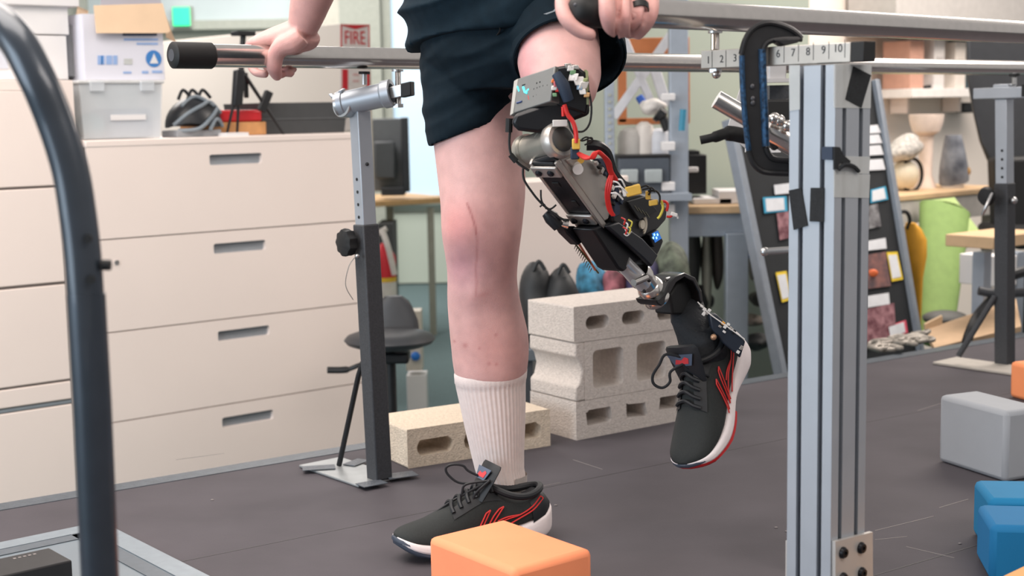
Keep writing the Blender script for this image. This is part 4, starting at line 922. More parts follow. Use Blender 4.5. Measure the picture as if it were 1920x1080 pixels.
rim([(1429, 92), (1431, 150), (1434, 220), (1436, 274)], 'rim', .0055, M_blue); rim([(1436, 276), (1442, 290), (1456, 299), (1505, 301)], 'rim', .0045, M_iron)
rim([(1430, 100), (1434, 86), (1444, 77), (1470, 73), (1504, 73)], 'rim', .0042, M_iron)
MB().prism([P(x_, y_, dC - .012) for x_, y_ in ((1450, 74), (1505, 71), (1496, 80), (1470, 86))], V3((0, .04, 0))).build('jaw', M_iron, cl, bevel=.002)
for y_ in (162, 185, 193): MB().ball(P(1411 + (y_ > 170), y_, dC - .001), (.0035, .002, .004)).build('cast_mark', mat('iron_mark', (78, 78, 82), .4, .5), cl)

# ------------------------------------------------------------------ black treadmill handrail on the left
hd = 1.42
hr = thing('handrail', P(190, 1200, hd), 'black curved tubular handrail in the left foreground', 'handrail'); hr.location.z = 0
pts = [P(-330, -40, hd + .35), P(-160, -22, hd + .2), P(-50, 10, hd + .08), P(20, 62, hd + .02), P(66, 140, hd), P(104, 230, hd), P(132, 320, hd), P(147, 410, hd), P(155, 480, hd), P(160, 551, hd)]
M_hrail = mat('satin_black_tube', (56, 64, 74), .32, .35, var=.08, scale=30, coat=.3)
MB().tube(catmull(pts, 8), .0183, 28).build('upper_tube', M_hrail, hr)
MB().tube([P(161, 551, hd), P(173, 760, hd), P(187, 1080, hd), P(193, 1210, hd)], .0192, 28).build('lower_tube', M_hrail, hr)
for y_ in (447, 524): 
    q = P(166 + (y_ - 447) * .06, y_, hd - .018); MB().cyl(q, q - V3((0, .003, 0)), .0045, n=14).build('hole', M_rubber, hr)
MB().cyl(P(192, 497, hd - .005), P(207, 497, hd - .005), .0055, n=12).build('pin', M_rubber, hr)
fb = thing('treadmill_foot', G(40, 1060), 'black slab like foot at the bottom left corner', 'foot')
q0, q1, q2 = G(125, 1043, .055), G(92, 1024, .055), G(-120, 1070, .055); 
x_ = (q1 - q2).normalized(); y_ = (q0 - q1); y_ = (y_ - x_ * y_.dot(x_)).normalized()
MB().box(q1 - x_ * .2 + y_ * .05 - Z * .02, (.4, .10, .035), (x_, y_, Z)).build('slab', M_black, fb, bevel=.003)
MB().cyl(V3((q1.x, q1.y, .004)) - x_ * .14 + y_ * .06, V3((q1.x, q1.y, .02)) - x_ * .14 + y_ * .06, .045).build('pad', M_rubber, fb)
for k in range(5): MB().box(q1 - x_ * (.035 + k * .009) + y_ * .02 - Z * .0024, (.005, .006, .0006), (x_, y_, Z)).build('mark', M_scuff, fb)
# ================================================================== PERSON
def proj(v):
    d = v - CAMP; k = FPX / d.dot(_f); return (960 + d.dot(_rt) * k, 540 - d.dot(_up) * k)
XA, YA = V3((1, 0, 0)), V3((0, 1, 0))
def ering(c, rx, ry, ex=XA, ey=YA, n=24, tilt=0.0, p=1.0):
    out = []
    for i in range(n):
        a = 2 * math.pi * i / n; ca, sa_ = math.cos(a), math.sin(a)
        ca = math.copysign(abs(ca) ** p, ca); sa_ = math.copysign(abs(sa_) ** p, sa_)
        out.append(c + ex * rx * ca + ey * ry * sa_ + Z * (tilt * rx * ca))
    return out
def dleg(y): return lerp([(-80, 2.74), (240, 2.70), (440, 2.67), (560, 2.69), (640, 2.71), (900, 2.715)], y)
LEG = [(40, 806, 962), (150, 808, 966), (240, 811, 978), (300, 817, 984), (360, 824, 985), (400, 828, 982), (440, 831, 978), (480, 835, 973), (520, 838, 970), (550, 838, 973), (580, 839, 979), (620, 842, 989), (650, 845, 992), (680, 848, 991), (705, 853, 987), (720, 860, 981), (760, 870, 978), (800, 879, 976), (850, 892, 973), (885, 903, 974), (915, 911, 979)]
def dleg2(y): return 2.70 - .028 * math.exp(-((y - 440) / 110) ** 2) + .012 * math.exp(-((y - 660) / 120) ** 2) + .012 * max(0, min(1, (y - 700) / 150))
body = MB()
rs = []
for q in catmull([V3((y, xl, xr)) for (y, xl, xr) in LEG], 4):
    y, xl, xr = q; d = dleg2(y); rx = (xr - xl) / 2 * d / FPX; rs.append(ering(P((xl + xr) / 2, y, d), rx, rx * 1.03, n=56))
body.rings(rs)
# kneecap, tibia crest, calf
pass
# foot inside the shoe
ank = P(945, 905, 2.71); FD = V3((-.896, -.443, 0))
body.tube([ank + Z * .02, ank - Z * .03, ank + FD * .05 - Z * .05], [.036, .036, .03], 14); body.ball(ank - FD * .035 - Z * .035, (.03, .03, .035))
# pelvis, torso, neck and head
LT, FW = V3((.78, -.62, 0)), V3((-.62, -.78, 0)); PC = V3((-.005, 2.665, 0))
rs = []
for (z, a, b, s) in ((.895, .10, .08, 0), (.93, .14, .10, 0), (.98, .165, .11, 0), (1.08, .155, .105, .02), (1.2, .16, .11, .04), (1.33, .18, .12, .06), (1.43, .175, .105, .07), (1.5, .12, .075, .08), (1.53, .06, .058, .085), (1.6, .054, .056, .1)):
    rs.append(ering(PC + FW * s + Z * z, a, b, LT, FW))
body.rings(rs)
hcn = PC + FW * .12 + Z * 1.72
body.ball(hcn, (.075, .095, .115), (LT, FW, Z), 20, 14); body.ball(hcn + FW * .1 - Z * .02, (.014, .02, .022), (LT, FW, Z)); body.ball(hcn + FW * .05 - Z * .085, (.045, .05, .035), (LT, FW, Z))
for s in (-1, 1): body.ball(hcn + LT * .076 * s - Z * .01, (.01, .018, .03), (LT, FW, Z))
# residual thigh
TA, TB = P(1032, 0, 2.64), P(1060, 196, 2.42)
body.tube([TA.lerp(TB, k) for k in (-.1, .2, .5, .75, .9, 1.0)], [.080, .078, .075, .069, .056, .03], 56)
# right arm on the far bar
SHR, SHL = PC + FW * .07 - LT * .185 + Z * 1.41, PC + FW * .07 + LT * .185 + Z * 1.41
body.tube(catmull([SHR, P(616, -150, 2.9), P(594, -40, 2.92), P(580, 10, 2.935), P(567, 56, 2.95)], 5), [lerp([(0, .052), (.3, .05), (.6, .044), (.8, .038), (1, .029)], i / 20) for i in range(21)], 40)
rs = []
for (x, y, d, ex, ez) in ((574, 46, 2.95, .03, .026), (556, 60, 2.955, .036, .028), (532, 68, 2.97, .042, .026), (505, 74, 2.985, .043, .021), (482, 81, 3.0, .042, .016), (470, 84, 3.005, .036, .011)):
    q = P(x, y, d); ax = (P(470, 84, 3.0) - P(574, 46, 2.95)).normalized(); up = (Z - ax * Z.dot(ax)).normalized(); rs.append(ering(q, ex, ez, YA, up, 18))
body.rings(rs)
def chain(pts, r, n=12):
    p3 = catmull([P(*p) for p in pts], 4); k = len(pts) - 1; rr = []
    for i in range(len(p3)):
        t = i / 4; j = min(int(t), k - 1); rr.append(r[j] + (r[j + 1] - r[j]) * (t - j))
    body.tube(p3, rr, n); body.ball(p3[-1], rr[-1] * 1.0, n=10, k=8)
chain([(566, 66, 2.93), (548, 80, 2.93), (528, 88, 2.93), (517, 104, 2.936), (514, 126, 2.944), (519, 141, 2.958)], [.022, .024, .020, .0175, .0165, .012])
chain([(588, 66, 2.95), (580, 76, 2.96), (560, 80, 2.97)], [.016, .02, .022])
chain([(478, 80, 3.0), (468, 88, 3.035), (468, 112, 3.035), (478, 134, 3.01), (497, 139, 2.985)], [.0125, .0115, .0105, .0095, .0085])
chain([(498, 76, 3.02), (490, 92, 3.045), (498, 120, 3.04), (515, 137, 3.015), (528, 140, 2.985)], [.0125, .0115, .0105, .0095, .0085])
chain([(520, 74, 3.03), (516, 95, 3.05), (524, 122, 3.04), (536, 135, 3.01), (545, 137, 2.985)], [.0125, .0115, .0105, .0095, .0088])
chain([(540, 74, 3.02), (540, 98, 3.045), (544, 122, 3.03), (550, 130, 3.0)], [.0115, .0105, .0095, .008])
# left arm and hand on the near bar
body.tube(catmull([SHL, P(1235, -330, 2.4), P(1180, -160, 2.2), P(1165, -95, 2.14)], 5), [lerp([(0, .052), (.4, .048), (.75, .038), (1, .029)], i / 15) for i in range(16)], 32)
rs = []
for (x, y, d, a, b) in ((1165, -95, 2.14, .03, .026), (1168, -65, 2.12, .042, .026), (1172, -38, 2.095, .047, .022), (1176, -14, 2.06, .046, .017)): rs.append(ering(P(x, y, d), a, b, V3((.95, .25, 0)), V3((0, -.5, .85)), 18))
body.rings(rs)
chain([(1136, -34, 2.07), (1137, -4, 2.015), (1140, 28, 2.0), (1146, 50, 2.012), (1160, 60, 2.04)], [.0125, .0126, .0128, .0115, .010])
chain([(1167, -34, 2.08), (1171, 0, 2.03), (1173, 32, 2.012), (1174, 54, 2.03), (1180, 62, 2.06)], [.0108, .0108, .0108, .010, .009])
chain([(1194, -32, 2.09), (1199, 2, 2.04), (1200, 32, 2.026), (1195, 52, 2.04), (1186, 60, 2.065)], [.0098, .0100, .0098, .0092, .0084])
chain([(1219, -28, 2.105), (1225, 2, 2.055), (1222, 28, 2.04), (1212, 48, 2.045), (1197, 66, 2.055)], [.0090, .0094, .0092, .0086, .0076])
chain([(1105, -60, 2.12), (1066, -22, 2.06), (1056, 6, 2.03), (1062, 34, 2.01), (1083, 56, 2.005), (1107, 65, 2.005)], [.018, .0135, .0125, .0115, .0105, .009])
M_skin = mat('skin', (209, 166, 162), .55, var=.085, scale=34, bump=.15, bscale=500, sss=.12)
nt = M_skin.node_tree; bsdf = nt.nodes['Principled BSDF']
at = nt.nodes.new('ShaderNodeAttribute'); at.attribute_name = 'tint'
mx = nt.nodes.new('ShaderNodeMix'); mx.data_type = 'RGBA'; mx.blend_type = 'MULTIPLY'; mx.inputs[0].default_value = 1
lk = [l for l in nt.links if l.to_socket == bsdf.inputs['Base Color']][0]; src = lk.from_socket; nt.links.remove(lk)
nt.links.new(src, mx.inputs[6]); nt.links.new(at.outputs['Color'], mx.inputs[7]); nt.links.new(mx.outputs[2], bsdf.inputs['Base Color'])
person = body.build('person', M_skin); remesh(person, .0031, 5, .5)
tag(person, 'person in dark shirt and shorts standing on one leg, both hands on the bars', 'person')
def pfold(p):
    x, y = proj(p); g = lambda cx, cy, sx, sy: math.exp(-((x - cx) / sx) ** 2 - ((y - cy) / sy) ** 2); o = 0.0
    if p.y < 2.70 and 300 < y < 720:
        o = .007 * g(864, 430, 34, 42) + .004 * g(890, 552, 22, 26) - .003 * g(868, 500, 26, 24) - .003 * g(930, 440, 26, 60) + .003 * g(965, 640, 30, 60)
    if p.y < 2.09 and -20 < y < 76 and x > 1120:
        for pts in ([(1163, -20), (1160, 20), (1156, 74)], [(1186, -20), (1187, 20), (1186, 66)], [(1211, -20), (1213, 18), (1207, 44), (1192, 62)]):
            dm = 1e9
            for (ax_, ay_), (bx_, by_) in zip(pts, pts[1:]):
                dx, dy = bx_ - ax_, by_ - ay_; t = max(0, min(1, ((x - ax_) * dx + (y - ay_) * dy) / (dx * dx + dy * dy))); dm = min(dm, math.hypot(x - ax_ - t * dx, y - ay_ - t * dy))
            o -= .0065 * math.exp(-(dm / 2.6) ** 2)
    return o
_nr = [V3(v.normal) for v in person.data.vertices]
for v, n_ in zip(person.data.vertices, _nr):
    o_ = pfold(v.co)
    if o_: v.co = v.co + n_ * o_
person.data.update()
me = person.data; ca = me.color_attributes.new('tint', 'FLOAT_COLOR', 'POINT')
scar = [(876, 382), (884, 402), (891, 425), (895, 452), (894, 480), (892, 505), (894, 530), (892, 554)]
spots = [(872, 648, 5), (899, 653, 2.5), (917, 682, 3.5), (931, 683, 3), (852, 640, 3), (930, 628, 3)]
knk = [(470, 78), (512, 92), (518, 130), (530, 140), (1140, 30), (1172, 30), (1200, 30), (1224, 28)]
cols = []
def p_near(p): return p.y < 2.2
def mixc(c, t, k): return tuple(c[i] * (1 - k) + t[i] * k for i in range(3))
for v in me.vertices:
    c = (1.0, 1.0, 1.0); x, y = proj(v.co); front = v.co.y < 2.73
    if 240 < y < 720 and front:
        g = lambda cx, cy, sx, sy: math.exp(-((x - cx) / sx) ** 2 - ((y - cy) / sy) ** 2)
        c = mixc(c, (.96, .62, .62), .85 * g(862, 425, 38, 48)); c = mixc(c, (.80, .66, .80), .8 * g(868, 500, 40, 45)); c = mixc(c, (.95, .84, .86), .6 * g(925, 470, 60, 90)); c = mixc(c, (.92, .78, .76), .7 * g(915, 650, 60, 60))
        c = mixc(c, (.9, .82, .84), .5 * g(905, 565, 50, 22))
        dm = 1e9
        for (ax_, ay_), (bx_, by_) in zip(scar, scar[1:]):
            dx, dy = bx_ - ax_, by_ - ay_; t = max(0, min(1, ((x - ax_) * dx + (y - ay_) * dy) / (dx * dx + dy * dy))); dm = min(dm, math.hypot(x - ax_ - t * dx, y - ay_ - t * dy))
        c = mixc(c, (.55, .28, .30), (.75 if y < 440 else .42) * math.exp(-(dm / 2.2) ** 2))
        c = mixc(c, (.8, .6, .6), .5 * math.exp(-(math.hypot((x - 905) * .35, (y - (553 - (x - 905) * .35))) / 6) ** 2))
        for (sx_, sy_, r_) in spots: c = mixc(c, (.62, .36, .36), .6 * math.exp(-(math.hypot(x - sx_, y - sy_) / r_) ** 2))
    elif y < 160:
        if x < 700 or x > 1030 and p_near(v.co): c = mixc(c, (.95, .86, .83), .8)
        for (sx_, sy_) in knk: c = mixc(c, (.97, .74, .74), .5 * math.exp(-(math.hypot(x - sx_, y - sy_) / 13) ** 2))
        if 970 < x < 1150: c = mixc(c, (.9, .72, .80), .8 * math.exp(-((x - 985) / 22) ** 2))
    cols += [c[0], c[1], c[2], 1.0]
ca.data.foreach_set('color', cols)

# ------------------------------------------------------------------ shorts
M_cloth = mat('dark_teal_jersey', (18, 34, 44), .85, spec=.15, var=.12, scale=60, bump=.12, bscale=900)
M_shorts = mat('black_teal_shorts', (15, 29, 38), .85, spec=.15, var=.12, scale=60, bump=.12, bscale=900)
def fold(o, fn):
    me = o.data; nr = [V3(v.normal) for v in me.vertices]
    for v, n_ in zip(me.vertices, nr): v.co = v.co + n_ * fn(v.co)
    me.update()
sh = MB()
HEMC = (878, 246); d = 2.70
rs = []
for (y, xl, xr, tl_, k) in ((-40, 790, 1000, 0, 1.0), (60, 787, 985, 0, 1.05), (110, 789, 978, .05, 1.1), (180, 793, 972, .18, 1.12), (225, 799, 966, .30, 1.15), (246, 802, 959, .36, 1.15)):
    dd = dleg(y) if y > 0 else 2.7; rx = (xr - xl) / 2 * dd / FPX; rs.append(ering(P((xl + xr) / 2, y, dd), rx, rx * k * 1.0, tilt=tl_, n=32))
c = P(881, 246, 2.70); 
rs.append(ering(c, .0745, .085, tilt=.36, n=32)); rs.append(ering(c + Z * .03, .074, .084, tilt=.36, n=32))
sh.rings(rs)
rs = []
for (z, a, b) in ((.86, .12, .1), (.92, .175, .13), (1.0, .185, .135), (1.05, .175, .125)): rs.append(ering(PC + Z * z, a, b, LT, FW, 32))
sh.rings(rs)
ta = (TB - TA).normalized(); e2 = (Z - ta * Z.dot(ta)).normalized(); e1 = XA - ta * XA.dot(ta); e1 = (e1 - e2 * e1.dot(e2)).normalized()
hcr = P(1068, 108, 2.51)
rs = [ering(P(1005, -20, 2.68), .12, .12, e1, e2, 32), ering(P(1030, 30, 2.6), .106, .105, e1, e2, 32), ering(P(1052, 75, 2.55), .101, .098, e1, e2, 32), ering(hcr, .0985, .090, e1, e2, 32), ering(hcr + ta * .003, .096, .088, e1, e2, 32), ering(hcr, .092, .084, e1, e2, 32), ering(hcr - ta * .05, .088, .08, e1, e2, 32), ering(hcr - ta * .055, .02, .02, e1, e2, 32)]
sh.rings(rs)
# back of the left leg hem hangs lower
shorts = sh.build('shorts', M_shorts, person); remesh(shorts, .0042, 4, .5)
def ffold(p):
    q = p.z - .38 * p.x; n1 = noise.noise(V3((p.x * 5, p.y * 5, q * 26))); n2 = noise.noise(V3((p.x * 9 + 4, p.y * 6, q * 48)))
    return .0055 * (1 - 2 * abs(n1)) * .8 + .0025 * n2 - .002
fold(shorts, ffold)
# hem bands
MB().rings([ering(c + Z * zz_, .0765, .087, tilt=.36, n=48) for zz_ in (.002, .004, .026, .028)], cap=False).build('hem', M_shorts, shorts)
MB().rings([ering(hcr - ta * s_, .1 + k_, .0918 + k_, e1, e2, 48) for s_, k_ in ((-.004, -.003), (-.003, .0), (.02, .0015), (.024, -.001))], cap=False).build('hem', M_shorts, shorts)
# drawstring
MB().tube(catmull([P(936, 18, 2.52), P(932, 40, 2.51), P(938, 55, 2.515), P(930, 68, 2.53)]), .0016, 6).build('drawstring', M_rubber, shorts)
t_ = MB()
for k in range(3): t_.add([], [])
lg = MB().prism([P(1019 + k[0], 24 + k[1], 2.44) for k in ((0, 2), (18, -4), (24, -11), (22, -3), (6, 3))], V3((0, .002, 0))).build('logo_print', mat('grey_print2', (150, 158, 164), .6), shorts)
# ------------------------------------------------------------------ shirt
rs = []
for (z, a, b, s, tl_) in ((.958, .195, .14, .0, .10), (.985, .2, .145, 0, .12), (1.03, .205, .15, .0, .1), (1.1, .2, .148, .01, .05), (1.22, .19, .14, .035, 0), (1.34, .2, .14, .06, 0), (1.43, .19, .12, .07, 0), (1.49, .13, .09, .08, 0), (1.51, .07, .068, .085, 0)):
    rs.append(ering(PC + FW * s + Z * z - XA * .008, a, b, LT, FW, 40, tilt=tl_))
shirt = MB().rings(rs)
for (s_, e_) in ((SHR, P(618, -190, 2.88)), (SHL, P(1225, -320, 2.42))): shirt.tube([s_, s_.lerp(e_, .5), s_.lerp(e_, .75)], [.075, .07, .072], 20)
shirt = shirt.build('shirt', M_cloth, person); remesh(shirt, .0045, 4, .5)
def sfold(p):
    q = p.z - .55 * p.x - 1.2 * p.x * p.x; n1 = noise.noise(V3((p.x * 2.5, p.y * 2.5, q * 19 + 2))); n2 = noise.noise(V3((p.x * 8, p.y * 8, q * 30)))
    k = max(0, min(1, (1.2 - p.z) / .15)); return k * (.013 * (1 - 2.2 * abs(n1)) + .002 * n2) - .003
fold(shirt, sfold)
# ------------------------------------------------------------------ sock
M_sock = mat('off_white_sock', (226, 212, 208), .9, var=.04, scale=80, bump=.3, bscale=900); n = 192
SOCK = [(693, 851, 989), (697, 850, 990), (712, 851, 989), (716, 853.5, 987), (724, 855, 986), (760, 863, 986), (800, 871, 985), (850, 883, 983), (878, 890, 983), (900, 897, 987), (925, 906, 990)]
rs = []
for j, (y, xl, xr) in enumerate(SOCK):
    d = dleg2(y); rx = (xr - xl) / 2 * d / FPX; q = P((xl + xr) / 2, y, d); ring = []
    amp = .0 if j < 3 else .0010
    for i in range(n):
        a = 2 * math.pi * i / n; r_ = rx + amp * math.sin(a * 46)
        ring.append(q + XA * r_ * math.cos(a) + YA * r_ * math.sin(a) + Z * (.06 * rx * math.cos(a)) * (1 if y < 800 else 0))
    rs.append(ring)
sock = MB().rings(rs, cap=False).build('sock', M_sock, person, ang=180)
hs = []
for i in range(9):
    a = -1.05 + i * .19; hs.append(a)
heel = [[P(943 , y, 2.713) + V3((math.cos(a), math.sin(a), 0)) * (.0475 + .0) + Z * 0 for a in hs] for y in (889, 905, 925)]
vs = [p for r in heel for p in r]; fs = [(j * 9 + i, j * 9 + i + 1, (j + 1) * 9 + i + 1, (j + 1) * 9 + i) for j in range(2) for i in range(8)]
MB().add(vs, fs).build('heel_patch', mat('grey_heel', (176, 168, 164), .9, var=.1, scale=400), sock)
rg = P(1199.5, 15, 2.035); rg2 = P(1199, 6, 2.04)
rb_ = MB().lathe([(.0112, -.0052), (.0128, -.0052), (.0128, .0052), (.0112, .0052)], rg - YA * .003, (rg2 - rg).normalized(), 28, cap=False).build('finger_ring', M_rubber, person)

# ================================================================== SHOES
M_up = mat('charcoal_mesh_upper', (34, 38, 38), .75, var=.15, scale=300, bump=.35, bscale=1400); M_dk = mat('black_overlay', (22, 25, 30), .55, var=.1)
M_mid = mat('white_midsole', (232, 222, 222), .6, var=.03, bump=.1, bscale=200); M_red2 = mat('red_stripe', (204, 44, 42), .5, var=.1); M_out = mat('red_outsole', (196, 36, 40), .5); M_toe = mat('slate_toe_cap', (58, 66, 80), .6)
def hw(x): return lerp([(0, .012), (.006, .022), (.02, .031), (.05, .036), (.1, .034), (.14, .036), (.18, .043), (.215, .047), (.25, .046), (.275, .040), (.290, .031), (.298, .020), (.302, .009)], x)
def zb(x): return lerp([(0, .018), (.02, .007), (.05, .0), (.085, .003), (.12, .010), (.15, .007), (.19, .0), (.22, .001), (.25, .007), (.275, .015), (.29, .023), (.302, .032)], x)
def zm(x): return lerp([(0, .066), (.02, .053), (.06, .040), (.12, .030), (.2, .026), (.25, .030), (.275, .036), (.302, .046)], x)
def zu(x): return lerp([(0, .070), (.006, .086), (.02, .092), (.05, .082), (.08, .084), (.105, .098), (.13, .111), (.155, .101), (.2, .079), (.24, .065), (.27, .059), (.29, .055), (.302, .047)], x)
XS = [0, .006, .013, .02, .035, .05, .065, .08, .095, .11, .125, .14, .16, .18, .2, .22, .24, .26, .275, .285, .293, .299, .302]
def usec(x, ph):
    c_, s_ = math.cos(ph), math.sin(ph); k = hw(x) * (.93 if x > .02 else .9); pw_ = .75 if x < .11 else .9
    top = lerp([(0, .75), (.1, .62), (.14, .62), (.2, .85), (.302, 1)], x)
    y = math.copysign(abs(c_) ** .8, c_) * k * (1 - (1 - top) * s_ ** 3 * .5); z = zm(x) - .006 + (zu(x) - zm(x) + .006) * s_ ** pw_
    return V3((x + max(0, (.06 - x) / .06) * (.006 + .32 * max(0, z - zm(x))), y, z))
def shoe(name, M4, label, scale, red_side=1, outm=None):
    T = lambda p: M4 @ (V3(p) * scale)
    t = thing(name, M4 @ V3((.1, 0, 0)), label, 'shoe', 'running shoes')
    rs = []
    for x in XS:
        w = hw(x); a, b = zb(x), zm(x); r = []
        for (yy, zz_) in ((-.86, a), (-.97, a + .004), (-1.06, a + (b - a) * .35), (-1.0, a + (b - a) * .8), (-.95, b), (.95, b), (1.0, a + (b - a) * .8), (1.06, a + (b - a) * .35), (.97, a + .004), (.86, a)): r.append(T((x, yy * w, zz_)))
        rs.append(r)
    MB().rings(rs).build('midsole', M_mid, t, ang=50, sub=1)
    for k in range(30):                                           # fluted side wall
        x = .03 + k * .0072
        for s in (-1, 1):
            a, b = zb(x), zm(x); p = [T((x - .001 + j * .002, s * hw(x) * 1.045, a + (b - a) * (.25 + .5 * j))) for j in (0, 1)]
    rs = []
    for x in XS[12:]:
        w = hw(x); a = zb(x); r = []
        for (yy, zz_) in ((-.9, a - .003), (-1.02, a + .001), (-1.0, a + .006), (1.0, a + .006), (1.02, a + .001), (.9, a - .003)): r.append(T((x, yy * w, zz_)))
        rs.append(r)
    MB().rings(rs).build('outsole', outm or M_out, t, ang=50)
    rs = []
    for x in XS: rs.append([T(usec(x, math.pi * i / 20)) for i in range(21)])
    MB().rings(rs).build('upper', M_up, t, ang=70, sub=1)
    # dark overlays: toe bumper, heel counter, eyestay
    rs = []
    for x in (.268, .275, .285, .293, .299, .302):
        rs.append([T(V3((x + .0025, usec(x, math.pi * i / 16).y * 1.04, zm(x) - .008 + (usec(x, math.pi * i / 16).z - zm(x) + .004) * lerp([(.268, .25), (.285, .5), (.302, .9)], x)))) for i in range(17)])
    MB().rings(rs).build('toe_cap', M_toe, t, ang=60)
    rs = []
    for x in (-.0015, .004, .012, .02, .035, .05):
        xx = max(0, x); rs.append([T(usec(xx, math.pi * i / 20) * 1.0 + V3((-.0015, math.copysign(.0012, math.cos(math.pi * i / 20)), .001))) for i in range(21)])
    MB().rings(rs, cap=False).build('heel_counter', M_dk, t, ang=60)
    for s in (-1, 1):
        v0 = []
        for x in (.105, .12, .14, .16, .18, .2): v0.append([T(usec(x, math.pi / 2 + s * b_) * 1.012 + V3((0, 0, .0012))) for b_ in (.28, .5, .78)])
        vs = [p for r in v0 for p in r]; fs = [(j * 3 + i, j * 3 + i + 1, j * 3 + i + 4, j * 3 + i + 3) for j in range(5) for i in range(2)]
        MB().add(vs, fs).build('eyestay', M_dk, t)
    # collar
    pts = [T((.070 + .050 * math.cos(a), .0305 * math.sin(a), .088 + .014 * math.cos(a) ** 2 + .006 * math.cos(a))) for a in [2 * math.pi * i / 28 for i in range(28)]]
    MB().tube(pts, .0065 * scale, 10, close=True).build('collar', M_dk, t)
    # tongue with badge
    a0, a1 = V3((.136, 0, .100)), V3((.108, 0, .146)); dd = (a1 - a0).normalized(); nn = V3((dd.z, 0, -dd.x))
    tg = MB().rings([[T(a0.lerp(a1, k) + V3((0, yy * wd_, 0)) + nn * th_) for yy, th_ in ((-1, .002), (-.8, .008), (0, .012), (.8, .008), (1, .002), (.8, -.003), (-.8, -.003))] for k, wd_ in ((-.3, .026), (.4, .031), (.9, .032), (1.0, .028))]).build('tongue', M_dk, t, ang=60)
    c_ = a0.lerp(a1, .55) + nn * .0125
    MB().prism([T(c_ + V3((0, y_, 0)) + dd * z_) for y_, z_ in ((-.025, .011), (.025, .011), (.016, -.011), (-.016, -.011))], (M4.to_3x3() @ nn) * .0012).build('badge', mat('badge_slate', (80, 92, 112), .5), tg)
    MB().prism([T(c_ + nn * .0015 + V3((0, y_, 0)) + dd * z_) for y_, z_ in ((-.014, -.007), (-.010, .002), (.0, .0), (.008, .006), (.015, .003), (.012, -.007))], (M4.to_3x3() @ nn) * .0006).build('badge_mark', mat('badge_red', (206, 60, 66), .5), tg)
    # laces
    for k in range(6):
        x = .116 + k * .0155
        pts = [T(usec(x + (.006 if s_ > 0 else 0), math.pi / 2 - s_ * .55) + V3((0, 0, .004 + .004 * (1 - abs(s_))))) for s_ in (-1, -.5, 0, .5, 1)]
        MB().tube(catmull(pts, 3), .0039 * scale, 7).build('lace', M_dk, t)
    kn = usec(.118, math.pi / 2) + V3((.0, 0, .01))
    MB().ball(T(kn), .007, n=10, k=8).build('lace_knot', M_dk, t)
    if red_side:
        s = red_side
        def on(x, h): # h 0..1 up the side
            ph = (.02 + h * .95); ph = ph if s > 0 else math.pi - ph
            return T(usec(x, ph) + V3((0, s * .0022, .0008)))
        for pts in ([(.018, .78), (.045, .56), (.075, .36), (.105, .22), (.135, .12), (.155, .02)], [(.014, .62), (.045, .40), (.08, .22), (.11, .1), (.13, .02)], [(.105, .62), (.118, .42), (.132, .2), (.146, .02)], [(.114, .6), (.127, .4), (.141, .18), (.155, .02)], [(.132, .55), (.144, .34), (.157, .14), (.168, .02)], [(.141, .52), (.153, .32), (.166, .12), (.176, .02)], [(.105, .62), (.114, .6)], [(.132, .55), (.141, .52)], [(.018, .78), (.014, .62)], [(.075, .36), (.1, .3), (.12, .28)]):
            MB().tube(catmull([on(*p) for p in pts], 4), .0014 * scale, 6).build('stripe', M_red2, t)
    return t, T, usec
# standing shoe
hb_ = G(1030, 1006); hb_.z = 0; xd = V3((-.896, -.443, 0)); yd = Z.cross(xd)
M4 = frame(V3((hb_.x, hb_.y, .004)), xd, yd, Z)
sh1, T1, us = shoe('running_shoe', M4, 'charcoal running shoe with red stripes standing behind the orange block', 1.06, 1, M_toe)
kn = T1(us(.118, math.pi / 2) + V3((0, 0, .012)))
kd = kn.y
def lace(pts, par, d, r=.0024):
    MB().tube(catmull([P(x, y, d) for x, y in pts], 5), r, 7).build('lace_loop', M_dk, par)
px, py = proj(kn)
lace([(px, py), (866, 906), (842, 892), (836, 878), (848, 871), (868, 873), (880, 884), (px, py)], sh1, kd)
lace([(px, py), (874, 908), (866, 925), (860, 945), (854, 967)], sh1, kd - .03); lace([(px, py), (892, 925), (884, 945), (862, 956)], sh1, kd - .035)
lace([(px, py), (850, 938), (820, 958), (787, 976)], sh1, kd - .03)
# ================================================================== PROSTHETIC LEG
WD = V3((.6, .8, 0)); ND = V3((.8, -.6, 0))                        # its swing plane and the plane's normal (towards the viewer's right)
O6 = P(1040, 265, 2.36)
def SPX(px, py, o=0.0): return PL(px, py, O6 + ND * o, ND)
leg = thing('prosthetic_leg', SPX(1300, 600), 'powered prosthetic leg with exposed motors, wires and black battery block', 'prosthesis')
M_box6 = mat('gunmetal_box', (128, 128, 126), .42, .45, var=.04, scale=30); M_joint = mat('satin_titanium', (172, 168, 158), .35, .7, var=.05, scale=40); M_fr = mat('milled_aluminium', (186, 180, 174), .38, .7, var=.04, scale=40)
M_bk = mat('black_anodised', (20, 22, 27), .4, .2, var=.15); M_navy = mat('navy_heatshrink', (38, 52, 72), .6); M_wred = mat('red_wire', (208, 40, 36), .45); M_yel = mat('yellow_connector', (232, 188, 84), .45); M_wht = mat('white_connector', (228, 224, 220), .5)
M_cy = mat('cyan_led', (70, 220, 235), .4, emit=1.6); M_scr = mat('screen_glow', (150, 220, 255), .4, emit=2.2); M_pcb = mat('copper_strip', (222, 130, 104), .4, .3)
